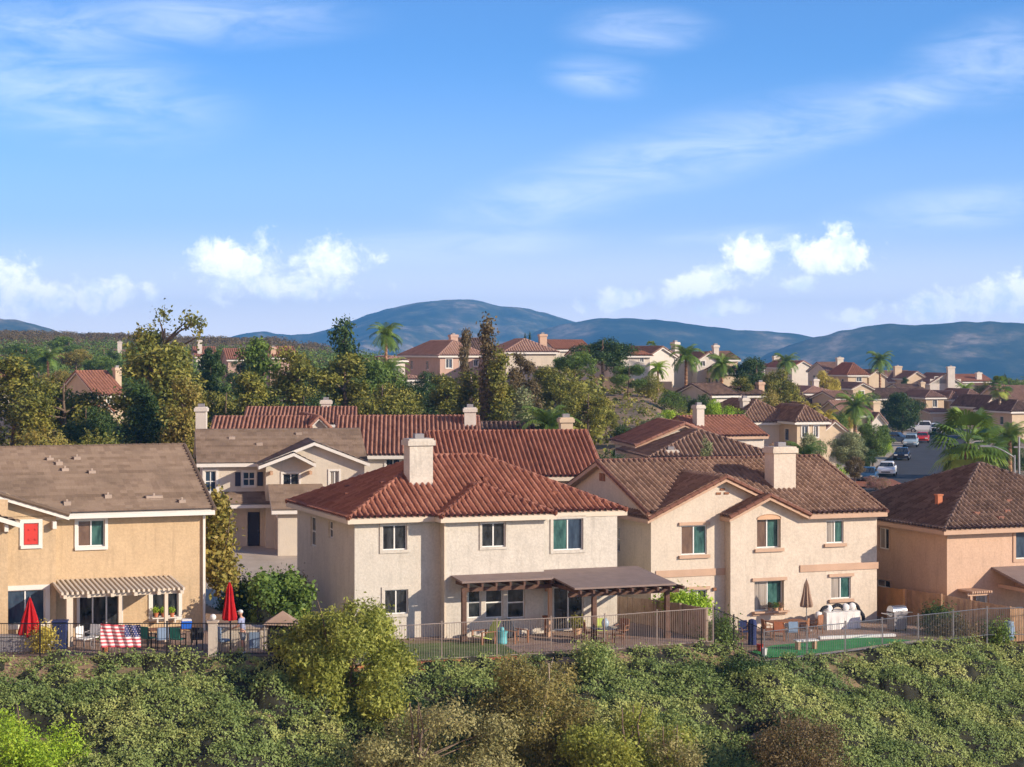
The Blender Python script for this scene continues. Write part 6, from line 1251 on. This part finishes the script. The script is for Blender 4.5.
board_fence('weathered cedar board fence running down to the right edge', [(a2[0] + .1, a2[1]), b2, b3, b4], [z2, y2, y3, y4], [-.8, -.9, -1.0, -1.1], 'cedar')
# low edging wall under the centre fence
wall_run('edging_wall', 'low red brick edging under the tan picket fence', 'wall', [(-8.0, 81.75), (-5.2, 82.85), (-2.95, 83.85), (.2, 84.9)], .32, 'terracotta', th=.25, z=-.22)
patch('bare_soil', [(-8.5, 80.5), (-5.2, 81.9), (-2.2, 83.1), (0, 84.2), (0, 84.9), (-5.2, 82.8), (-8.3, 81.6)], 'bark_chip', .03, step=.8)

# ------------------------------------------------------------------ garden furniture
def at(px, py, z0):        # a spot on level ground z0 seen at a pixel
    Y = (ZC - z0) * F / (py - HY); return ((px - 512) / F * Y, Y, z0)
def umbrella(label, px, Y, z0, ytop, yhem, rad, m, folds=8):
    x = (px - 512) / F * Y; o = empty('parasol', (x, Y, z0), 0, label, 'parasol', 'closed parasols'); zt = ZC - (ytop - HY) / F * Y - z0; zh = ZC - (yhem - HY) / F * Y - z0
    MB().tube((0, 0, 0), (0, 0, zt + .06), .03, .02, 8).build('pole', 'silver_metal', o); MB().lathe([(.02, zt), (.10, zt - .25), (rad * .6, zt - (zt - zh) * .5), (rad, zh + .12), (rad * .92, zh), (.05, zh + .05)], n=48, fold=.28, folds=folds).build('canopy', m, o, smooth=False)
    b = MB(); b.lathe([(.28, 0), (.28, .07), (.05, .12), (.05, .3)], n=16); b.build('base', 'grey_metal', o)
umbrella('closed red parasol in front of the big window of the cream house', 30, 81.6, .82, 597.5, 636, .40, 'red_cloth'); umbrella('closed red parasol beside the standing man', 229.5, 82.4, .82, 582, 620, .25, 'red_cloth')
umbrella('closed tan parasol beside the wall of the peach house', 806.5, 98.2, -.7, 579.6, 607, .26, 'tan_cloth')
def chair(label, px, py, z0, rot, m, frame, kind='dining', s=1.0, group='patio chairs'):
    x, y, z = at(px, py, z0); o = empty('patio_chair', (x, y, z + .02), R(rot), label, 'chair', group); o.scale = (s, s, s)
    if kind == 'dining':
        for sx in (-1, 1):
            MB().tube((sx * .23, -.22, 0), (sx * .23, -.20, .43), .022, .022, 6).build('leg', frame, o); MB().tube((sx * .23, .25, 0), (sx * .23, .20, .43), .022, .022, 6).build('leg', frame, o)
            MB().path([(sx * .23, .21, .43), (sx * .24, .27, .9)], [.022, .02], 6).build('back_frame', frame, o); MB().path([(sx * .25, -.2, .43), (sx * .26, -.18, .64), (sx * .26, .22, .66)], [.02, .02, .02], 6).build('armrest', frame, o)
        MB().box(-.24, .24, -.23, .23, .42, .46).build('seat', m, o); b = MB(); b.slab([(-.22, .24, .93), (.22, .24, .93), (.22, .27, .93), (-.22, .27, .93)], .44); b.build('backrest', m, o)
    else:   # low slatted lounge chair leaning far back
        b = MB(); b.quad((-.3, -.4, .38), (.3, -.4, .38), (.3, .25, .22), (-.3, .25, .22)); b.quad((-.3, -.4, .34), (-.3, .25, .18), (.3, .25, .18), (.3, -.4, .34)); b.slab([(-.3, -.4, .38), (.3, -.4, .38), (.3, .25, .22), (-.3, .25, .22)], .04); b.build('seat', m, o)
        b = MB(); b.slab([(-.3, .25, .24), (.3, .25, .24), (.26, .72, 1.0), (-.26, .72, 1.0)], .05); b.build('backrest', m, o)
        for sx in (-1, 1):
            MB().box(sx * .38 - .06, sx * .38 + .06, -.42, .45, .54, .57).build('armrest', frame, o); MB().box(sx * .38 - .03, sx * .38 + .03, -.4, -.32, 0, .54).build('leg', frame, o); MB().box(sx * .38 - .03, sx * .38 + .03, .3, .38, 0, .54).build('leg', frame, o)
def table(label, px, py, z0, m, leg, r=.55, h=.72, square=None, name='patio_table', group=None):
    x, y, z = at(px, py, z0); o = empty(name, (x, y, z + .02), TH, label, 'table', group)
    if square:
        a, b = square; MB().box(-a, a, -b, b, h - .04, h).build('tabletop', m, o)
        for sx in (-1, 1):
            for sy in (-1, 1): MB().box(sx * (a - .06) - .025, sx * (a - .06) + .025, sy * (b - .06) - .025, sy * (b - .06) + .025, 0, h - .04).build('leg', leg, o)
    else: MB().lathe([(r - .02, h - .04), (r, h - .02), (r - .01, h)], n=24).build('tabletop', m, o); MB().lathe([(.25, 0), (.24, .04), (.05, .1), (.04, h - .041)], n=12).build('pedestal', leg, o)
    return (x, y, z + .02 + h)
# left patio
PZ = .8
chair('pale green cushioned chair under the slatted cover', 84, 650, PZ, 60, 'vinyl', 'grey_metal'); chair('second pale chair beside the sliding door', 92, 648, PZ, -20, 'vinyl', 'grey_metal')
chair('dark chair with teal cushion right of the flag', 148, 649, PZ, 150, 'green_cloth', 'black_metal'); chair('dark chair with grey cushion near the thin post', 162, 650, PZ, 200, 'blue_cloth', 'black_metal'); chair('dark green chair left of the blue cooler', 178, 650, PZ, 160, 'green_cloth', 'black_metal'); chair('black chair right of the blue cooler', 197, 650, PZ, 190, 'black_cloth', 'black_metal')
tp = table('dark rectangular patio table behind the chairs', 172, 646, PZ, 'wood_brown', 'black_metal', square=(1.0, .45), name='patio_table')
def cooler(x, y, z):
    o = empty('cool_box', (x, y, z), .2, 'bright blue cool box with white lid on the dark patio table', 'cool box'); MB().box(-.22, .22, -.18, .18, 0, .32).build('box', 'blue_plastic', o, bevel=.02); MB().box(-.20, .20, -.16, .16, .32, .40).build('lid', 'vinyl', o, bevel=.015)
cooler(tp[0] + .62, tp[1] - .1, tp[2])
for i, (px, py, m, lab) in enumerate(((60, 649, 'navy', 'tall dark covered stack beside the thick patio post'), (14, 652, 'grey_metal', 'grey covered bench at the far left fence'))):
    x, y, z = at(px, py, PZ); o = empty('storage_box', (x, y, z + .02), .1, lab, 'box'); w_ = .3 if i == 0 else 1.0; h_ = 1.1 if i == 0 else .62
    MB().box(-w_, w_, -.3, .3, 0, h_).build('body', m, o, bevel=.04); MB().box(-w_ - .03, w_ + .03, -.33, .33, h_, h_ + .06).build('lid', m, o, bevel=.02)
def pot(label, x, y, z, m='terracotta', leafm='leaf_green', s=1.0, cat='plant', n=50):
    o = empty('potted_plant', (x, y, z), 0, label, cat, 'potted plants'); MB().lathe([(.13 * s, 0), (.19 * s, .30 * s), (.21 * s, .30 * s), (.21 * s, .35 * s), (.17 * s, .34 * s)], n=14).build('pot', m, o)
    me = crown('foliage', [(0, 0, .55 * s, .26 * s, .26 * s, .26 * s)], n, 5, .10 * s, 5, spray=.05 * s, m=leafm); link('foliage', me, None, o)
for (px, py, m, lf, s, lab) in ((36, 652, 'terracotta', 'leaf_gold', 1.1, 'yellow leafed pot by the left parasol'), (47, 651, 'vinyl', 'leaf_gold', 1.2, 'cream pot with golden plant by the left parasol'), (105, 652, 'terracotta', 'leaf_green', .9, 'small green pot in front of the sliding door')):
    x, y, z = at(px, py, PZ); pot(lab, x, y, z + .02, m, lf, s)
for k, px in enumerate((156, 163.5, 172)):
    u = HL.u(px, -.18); z = HL.z(617, u, -.18); X = HL.W(u, -.2, z + .0); pot(['left', 'middle', 'right'][k] + ' one of three yellow green pots on the window sill of the cream house', X[0], X[1], X[2], 'terracotta', 'leaf_lime', .55)
sb = MB(); u0, u1 = HL.u(151, 0), HL.u(179, 0); zf = HL.z(617, u0, 0); o = HL.root('window_shelf', 'white shelf carrying pots under the small window', 'shelf'); MB().box(u0, u1, -.36, -.06, zf - .05, zf - .01).build('board', 'trim_white', o); MB().box(u0 + .2, u0 + .26, -.32, -.06, zf - .25, zf - .06).build('bracket', 'trim_white', o); MB().box(u1 - .26, u1 - .2, -.32, -.06, zf - .25, zf - .06).build('bracket', 'trim_white', o)
# flag draped over the fence
def flag():
    Y = 80.12; x0, x1 = (101 - 512) / F * Y, (141 - 512) / F * Y; zt, zb = ZC - (623.5 - HY) / F * Y, ZC - (647 - HY) / F * Y
    o = empty('flag', (x0, Y, zb), 0, 'faded striped flag with blue starry corner draped over the black fence', 'flag'); Wd, Hh = x1 - x0, zt - zb
    rng = np.random.default_rng(5); nx_, nz_ = 52, 39
    def yy(i, j): return -.05 - .035 * math.sin(i * .55 + j * .12) - .02 * math.sin(i * .23 + 1)
    def zz(i, j): return j / nz_ * Hh - .05 * math.sin(i / nx_ * math.pi) * (j / nz_) - (.04 if i > 40 else 0) * (j / nz_)
    b = MB()
    for i in range(nx_):
        for j in range(nz_):
            k_ = 2 if (i >= 31 and j >= 18) else (j // 3) % 2
            b.quad(*[(Wd * a / nx_, yy(a, c), zz(a, c)) for a, c in ((i, j), (i + 1, j), (i + 1, j + 1), (i, j + 1))], mi=k_)
    cloth = b.build('cloth', ['flag_red', 'flag_white', 'navy_flag'], o)
    st_ = MB()
    for a in range(6):
        for c in range(5):
            cx = 32.5 + a * 3.4 + (c % 2) * 1.5; cy = 20 + c * 4; 
            if cx > 51: continue
            P_ = (Wd * cx / nx_, yy(cx, cy) - .012, zz(cx, cy)); st_.quad(*[(P_[0] + .02 * math.cos(q), P_[1], P_[2] + .02 * math.sin(q)) for q in [math.pi / 2 + k * 2 * math.pi / 5 for k in (0, 1, 2, 3, 4)]])
    st_.build('stars', 'flag_white', o)['kind'] = 'stuff'
mat('navy_flag', (.06, .07, .17)); flag()
# outdoor counter, grill shelter, pillar
def island():
    x, y, z = at(248, 653, PZ); o = empty('outdoor_counter', (x, y + .5, z + .02), 0, 'tan outdoor kitchen counter with blue fridge door behind the fence', 'counter')
    MB().box(-1.25, .75, -.3, .4, 0, .92).build('base', 'stucco_tan', o); MB().box(-1.32, .80, -.36, .46, .92, 1.0).build('countertop', 'concrete', o); MB().box(.02, .45, -.34, -.302, .15, .8).build('fridge_door', 'blue_cloth', o)
    x, y, z = at(281, 653, PZ); o = empty('grill_shelter', (x, y + .6, z + .02), 0, 'dark covered grill under a small peaked cream cloth roof', 'grill shelter')
    MB().box(-.62, .5, -.4, .4, .1, 1.0).build('covered_grill', 'black_cloth', o, bevel=.08); c = MB(); c.v = [(-.75, -.6, 1.12), (.75, -.6, 1.05), (.75, .6, 1.05), (-.75, .6, 1.12), (0, 0, 1.62)]; c.f = [(0, 1, 4), (1, 2, 4), (2, 3, 4), (3, 0, 4), (3, 2, 1, 0)]; c.mi = [0] * 5; c.build('canopy', 'tan_cloth', o)
    for sx in (-.68, .68):
        for sy in (-.52, .52): MB().tube((sx, sy, 0), (sx, sy, 1.1), .025, .025, 6).build('leg', 'grey_metal', o)
    x, y, z = at(213, 656, PZ); o = empty('pillar', (x, y, z), 0, 'tan masonry pillar in the black fence with round pale lamp', 'pillar'); MB().box(-.17, .17, -.17, .17, -.3, 1.35).build('shaft', 'stucco_tan', o); MB().box(-.22, .22, -.22, .22, 1.35, 1.43).build('capstone', 'concrete', o); MB().ball((0, 0, 1.56), .13, 12, 8).build('lamp_globe', 'white_cloth', o, smooth=True)
    x, y, z = at(222, 654, PZ); o = empty('patio_chair', (x, y + .3, z + .02), 2.2, 'blue cushioned chair beside the tan pillar', 'chair', 'patio chairs')
    for sx in (-1, 1):
        for sy in (-.2, .2): MB().tube((sx * .24, sy, 0), (sx * .24, sy, .45), .025, .025, 6).build('leg', 'silver_metal', o)
    MB().box(-.27, .27, -.25, .25, .45, .55).build('seat', 'blue_cloth', o, bevel=.03); MB().box(-.27, .27, .2, .28, .55, 1.05).build('backrest', 'blue_cloth', o, bevel=.03)
island()
# centre patio
chair('lime covered lounge chair left of the teal side table', 484, 644, 0, -55, 'lime_cloth', 'wood_brown', 'lounge'); chair('dark lounge chair right of the teal side table', 516, 643, 0, 40, 'black_cloth', 'wood_brown', 'lounge')
x, y, z = at(502, 644, 0); o = empty('side_table', (x, y, z + .02), 0, 'teal drum side table between the two lounge chairs', 'table'); MB().lathe([(.24, 0), (.26, .05), (.23, .3), (.26, .5), (.27, .56), (.0, .56)], n=18).build('drum', 'teal_paint', o); MB().lathe([(.07, .56), (.10, .62), (.08, .72), (.03, .74)], n=10).build('jug', 'teal_paint', o)
tp = table('round glass patio table under the right end of the cover', 604, 644, 0, 'glass_blue', 'wood_brown', .62)
o = empty('lantern', (tp[0] + .05, tp[1], tp[2]), 0, 'pale globe lantern on the glass patio table', 'lantern'); MB().lathe([(.09, 0), (.16, .12), (.17, .24), (.10, .36), (.05, .42)], n=14).build('globe', 'car_silver', o, smooth=True)
for k, (px, py, rt, m, lb) in enumerate(((590, 643, 100, 'wood_brown', 'brown chair left of the glass table'), (618, 645, -80, 'wood_brown', 'brown chair right of the glass table'), (622, 640, -30, 'wood_brown', 'brown chair behind and right of the glass table'), (601, 640, 10, 'lime_cloth', 'green backed chair behind the glass table'))): chair(lb, px, py, 0, rt, m, 'wood_brown')
x, y, z = at(578, 640, 0); pot('tan pot beside the sliding door of the white house', x, y + .6, z + .02, 'trim_tan', 'leaf_olive', 1.3)
u = HC.u(546, -1.4); X = HC.W(u, -1.35, 0); o = empty('planter_column', X, 0, 'short brown plant stand left of the thin patio post', 'plant stand'); MB().lathe([(.13, 0), (.08, .1), (.08, .7), (.16, .85), (.16, .9)], n=12).build('stand', 'wood_brown', o)
# right patio
RZ = -.7
tp = table('long wooden table beside the peach house window', 786, 636, RZ, 'wood_brown', 'wood_brown', square=(.95, .45), group=None)
for k, (px, py, rt, m, lb) in enumerate(((768, 639, 100, 'wood_brown', 'brown chair at the left end of the long table'), (779, 641, 170, 'terracotta', 'brown chair facing away in front of the long table'), (792, 641, 185, 'blue_cloth', 'blue grey sling chair in front of the long table'), (803, 638, 250, 'wood_brown', 'tall brown chair at the right end of the long table'), (816, 634, 230, 'wood_brown', 'chair against the wall right of the tan parasol'), (745, 641, 20, 'navy', 'navy cushioned chair near the climbing shrub'))): chair(lb, px, py, RZ, rt, m, 'wood_brown' if k != 2 else 'silver_metal')
x, y, z = at(752, 645, RZ); o = empty('patio_heater_stand', (x, y, z + .02), 0, 'dark draped stand beside the left chairs of the peach house', 'stand'); MB().lathe([(.2, 0), (.18, .5), (.22, .9), (.16, 1.15), (.05, 1.2)], n=14, fold=.1, folds=5).build('cover', 'navy', o)
def draped():
    x, y, z = at(841, 629, RZ); o = empty('draped_table', (x, y + .2, z + .02), TH, 'white cloth draped table topped by black and white bundles at the peach wall', 'table'); b = MB(); n = 22
    prof = [(-1.0 + 1.9 * i / n) for i in range(n + 1)]
    for i in range(n):
        for (ya, yb, za, zb) in ((-.42, -.40, .0, .86), (-.40, .4, .86, .9)):
            w0, w1 = .03 * math.sin(i * 1.3), .03 * math.sin((i + 1) * 1.3); b.quad((prof[i], ya + w0, za), (prof[i + 1], ya + w1, za), (prof[i + 1], yb, zb), (prof[i], yb, zb))
    b.quad((-1.0, -.42, 0), (-1.0, -.4, .86), (-1.0, .4, .9), (-1.0, .4, 0)); b.quad((.9, -.42, 0), (.9, .4, 0), (.9, .4, .9), (.9, -.4, .86)); b.build('cloth', 'white_cloth', o)
    for k, (cx, r_, m) in enumerate(((-.85, .28, 'black_cloth'), (-.2, .36, 'black_cloth'), (.62, .42, 'black_cloth'))):
        pts = [(cx + r_ * math.cos(t), -.1 + .05 * k, .88 + r_ * .75 * math.sin(t)) for t in [math.pi * j / 9 for j in range(10)]]; q = MB(); q.path(pts, [.09] * 10, 7)
        if k == 2: q.path([pts[0], (pts[0][0] + .08, -.3, .6), (pts[0][0] + .02, -.4, .35)], [.09, .1, .08], 7)
        q.build('black_roll', m, o, smooth=True)
    for cx, zz_ in ((-.7, 1.0), (.25, 1.02), (-1.25, .7), (.62, 1.05)): MB().ball((cx, -.05, zz_), (.22, .18, .2), 10, 7).build('white_bundle', 'white_cloth', o, smooth=True)
draped()
def grill():
    x, y, z = at(897, 631, RZ); o = empty('barbecue', (x, y, z + .02), .5, 'stainless steel barbecue in front of the golden boards', 'barbecue'); MB().box(-.4, .4, -.28, .28, .1, .78).build('cabinet', 'grey_metal', o); b = MB(); b.tube((-.42, 0, .98), (.42, 0, .98), .27, .27, 16); b.build('lid', 'steel', o)
    MB().box(-.42, .42, -.3, .3, .78, .96).build('firebox', 'grey_metal', o); MB().tube((-.32, -.30, 1.02), (.32, -.30, 1.02), .02, .02, 6).build('handle', 'steel', o)
    for s in (-1, 1): MB().box(s * .44, s * .78, -.24, .24, .86, .90).build('side_shelf', 'steel', o); MB().tube((s * .3, -.25, .06), (s * .36, -.25, .06), .08, .08, 10).build('wheel', 'rubber', o)
grill()
def mower_bench():
    x, y, z = at(806, 650, RZ); o = empty('garden_bench', (x, y, z + .04), .3, 'low white bench standing on the green turf', 'bench'); MB().box(-.55, .55, -.2, .2, .38, .44).build('seat', 'vinyl', o)
    for s in (-.42, .42): MB().box(s - .05, s + .05, -.18, .18, 0, .38).build('leg', 'trim_tan', o)
    x, y, z = at(858, 638.5, RZ); o = empty('curb', (x, y, z + .03), R(14), 'long white kerb block along the back of the green turf', 'kerb'); MB().box(-2.0, 1.9, -.14, .14, 0, .14).build('block', 'vinyl', o, bevel=.02)
    for (px, py, s, lab) in ((764, 656, 'vinyl', 'small white bucket at the left tip of the turf'), (760, 652, 'red_paint', 'small red bucket beside the white one')):
        x, y, z = at(px, py, RZ); o = empty('bucket', (x, y, z + .02), 0, lab, 'bucket'); MB().lathe([(.12, 0), (.15, .32), (.16, .34)], n=14).build('pail', s, o)
    x, y, z = at(1009, 640, -1.0); o = empty('water_barrel', (x, y, z), 0, 'blue grey water barrel beside the cedar fence', 'barrel'); MB().lathe([(.22, 0), (.27, .3), (.27, .6), (.22, .85)], n=18).build('drum', 'blue_cloth', o, smooth=True); MB().lathe([(.24, .85), (.24, .9), (.05, .93)], n=18).build('lid', 'car_silver', o)
    x, y, z = at(1002, 641, -1.0); o = empty('bucket', (x, y, z), 0, 'small cream bucket left of the water barrel', 'bucket'); MB().lathe([(.12, 0), (.15, .26), (.16, .28)], n=14).build('pail', 'vinyl', o)
mower_bench()
for k, (px, lf) in enumerate(((770, 'leaf_brown'), (775.5, 'leaf_green'), (780.5, 'leaf_flower'))):
    u = HR.u(px, -.66); X = HR.W(u, -.70, HR.z(611.5, u, -.6)); pot(['dark leafed pot at the left on the peach house window ledge', 'green pot in the middle of the peach house window ledge', 'reddish pot at the right on the peach house window ledge'][k], X[0], X[1] + .0, X[2], 'trim_tan', lf, .6)
u0, u1 = HR.u(752, -.6), HR.u(787, -.6); zl_ = HR.z(611.5, u0, -.6); o = HR.root('window_ledge', 'peach ledge below the large window carrying pots', 'ledge'); MB().box(u0, u1, -.90, -.73 + .12, zl_ - .08, zl_ - .005).build('board', 'trim_peach', o)
# little pergola at the far right house
H = HF; o = H.root('pergola', 'small wooden pergola top over a bright window at the right house', 'pergola'); u0, u1 = H.u(968, -1.0), H.u(990, -1.0); zt_ = H.z(593, u0, -1)
for k in range(9): uu = u0 + .1 + (u1 - u0 - .2) * k / 8; MB().box(uu - .04, uu + .04, -1.3, -.01, zt_, zt_ + .1).build('rafter', 'trim_peach', o)
MB().box(u0 - .1, u1 + .1, -1.15, -1.05, zt_ - .14, zt_ - .005).build('beam', 'trim_peach', o)
for uu in (u0 + .1, u1 - .1): MB().box(uu - .06, uu + .06, -1.15, -1.05, 0, zt_ - .145).build('post', 'trim_peach', o)
w_ = window(o, (0, 0), (1, 0), H.u(975, 0), H.u(985, 0), zt_ - .95, zt_ - .1, dep=-.08, panes=('glass_blind',), trim=None)

# ------------------------------------------------------------------ the man at the fence
def skin_chain(name, verts, edges, m, parent, root=0, sub=2):
    me = bpy.data.meshes.new(name); me.from_pydata([v[:3] for v in verts], edges, []); o = bpy.data.objects.new(name, me); C.objects.link(o)
    md = o.modifiers.new('skin', 'SKIN'); md.use_smooth_shade = True
    for i, v in enumerate(verts): sv = me.skin_vertices[0].data[i]; r_ = v[3]; sv.radius = (r_, r_ * (v[4] if len(v) > 4 else 1)); sv.use_root = (i == root)
    s = o.modifiers.new('sub', 'SUBSURF'); s.levels = s.render_levels = sub
    bpy.context.view_layer.update(); dg = bpy.context.evaluated_depsgraph_get(); m2 = bpy.data.meshes.new_from_object(o.evaluated_get(dg)); bpy.data.objects.remove(o)
    m2.materials.clear(); q = link(name, m2, m, parent); return q
def person():
    x, y, z = at(243, 654.5, PZ); p = empty('person', (x, y, z + .03), R(90 - 15), 'man in checked shirt, grey shorts and white shoes standing beside the red parasol', 'person')
    # local frame: faces +y (towards the parasol after turning), x to his right
    V_ = [(0, 0, .93, .125, .85), (0, .02, 1.10, .115, .8), (0, .05, 1.28, .14, .8), (0, .06, 1.40, .12, .75), (0, .08, 1.49, .052), (0, .10, 1.56, .05)]
    E = [(0, 1), (1, 2), (2, 3), (3, 4), (4, 5)]
    def chain(st, pts):
        k = st
        for q in pts: V_.append(q); E.append((k, len(V_) - 1)); k = len(V_) - 1
        return k
    for s in (-1, 1):
        chain(0, [(s * .10, 0, .82, .088), (s * .11, .03 * s, .50, .060), (s * .115, .02 * s - .01, .28, .054), (s * .12, .02 * s - .03, .09, .036), (s * .13, .02 * s + .10, .04, .035)])
        w_ = chain(3, [(s * .19, .06, 1.40, .058), (s * .24, .12, 1.15, .044), (s * .20, .34, 1.04, .034), (s * .19, .42, 1.04, .026)])
        for f in range(4): # fingers, the thumb apart
            ox = s * (.19 + (f - 1.5) * .017); L = (.075, .085, .08, .065)[f]; V_.append((ox, .46, 1.035, .009)); E.append((w_, len(V_) - 1)); V_.append((ox, .46 + L * .6, 1.03, .008)); E.append((len(V_) - 2, len(V_) - 1)); V_.append((ox, .46 + L * .85, 1.005, .007)); E.append((len(V_) - 2, len(V_) - 1))
        V_.append((s * .15, .44, 1.05, .010)); E.append((w_, len(V_) - 1)); V_.append((s * .135, .475, 1.04, .009)); E.append((len(V_) - 2, len(V_) - 1))
    body = skin_chain('body', V_, E, 'skin', p)
    h = MB(); h.ball((0, .12, 1.655), (.075, .095, .115), 20, 14); h.ball((0, .215, 1.64), (.014, .022, .024), 8, 6)
    for s in (-1, 1): h.ball((s * .075, .11, 1.65), (.012, .02, .03), 8, 6)
    hd = h.build('head', 'skin', p, smooth=True)
    f = MB()
    for s in (-1, 1): f.ball((s * .03, .203, 1.668), (.012, .008, .007), 8, 6)
    f.build('eyes', 'rubber', hd); MB().ball((0, .202, 1.598), (.025, .008, .006), 8, 6).build('mouth', 'terracotta', hd)
    c = MB(); c.ball((0, .105, 1.70), (.085, .105, .085), 18, 10); c.lathe([(.001, 0), (.075, 0), (.08, .012), (.001, .015)], (0, .19, 1.70), 16); c.build('cap', 'white_cloth', hd, smooth=True)
    S_ = [(0, 0, .90, .150, .86), (0, .02, 1.10, .138, .84), (0, .05, 1.28, .158, .82), (0, .06, 1.42, .125, .78), (0, .07, 1.47, .07)]; SE = [(0, 1), (1, 2), (2, 3), (3, 4)]
    for s in (-1, 1): S_.append((s * .19, .06, 1.41, .075)); SE.append((3, len(S_) - 1)); S_.append((s * .23, .10, 1.20, .066)); SE.append((len(S_) - 2, len(S_) - 1))
    skin_chain('shirt', S_, SE, 'shirt_cloth', p)
    T2_ = [(0, 0, .93, .145, .85)]; TE = []
    for s in (-1, 1): T2_.append((s * .10, 0, .80, .108)); TE.append((0, len(T2_) - 1)); T2_.append((s * .11, .03 * s, .54, .092)); TE.append((len(T2_) - 2, len(T2_) - 1))
    skin_chain('shorts', T2_, TE, 'shorts_cloth', p)
    for s in (-1, 1):
        b = MB(); b.ball((s * .13, .02 * s + .05, .05), (.052, .14, .055), 12, 8); b.build('shoe', 'shoe', p, smooth=True)
person()

# ------------------------------------------------------------------ air
def haze():
    b = MB().box(-3600, 3600, -60, 6300, -330, 168); o = b.build('haze', [], None); tag(o, 'thin blue haze filling the whole valley', 'haze', kind='stuff')
    m = bpy.data.materials.new('haze'); m.use_nodes = True; t = NT(m.node_tree); t.n.clear(); v = t.new('ShaderNodeVolumePrincipled'); v.inputs['Color'].default_value = HAZE_COL; v.inputs['Density'].default_value = HAZE; v.inputs['Anisotropy'].default_value = .1
    ou = t.new('ShaderNodeOutputMaterial'); t.l.new(v.outputs[0], ou.inputs['Volume']); o.data.materials.append(m)
HAZE, HAZE_COL = 1.7e-4, c4((.16, .50, 1.0)); haze()
SC.render.threads_mode = 'AUTO'
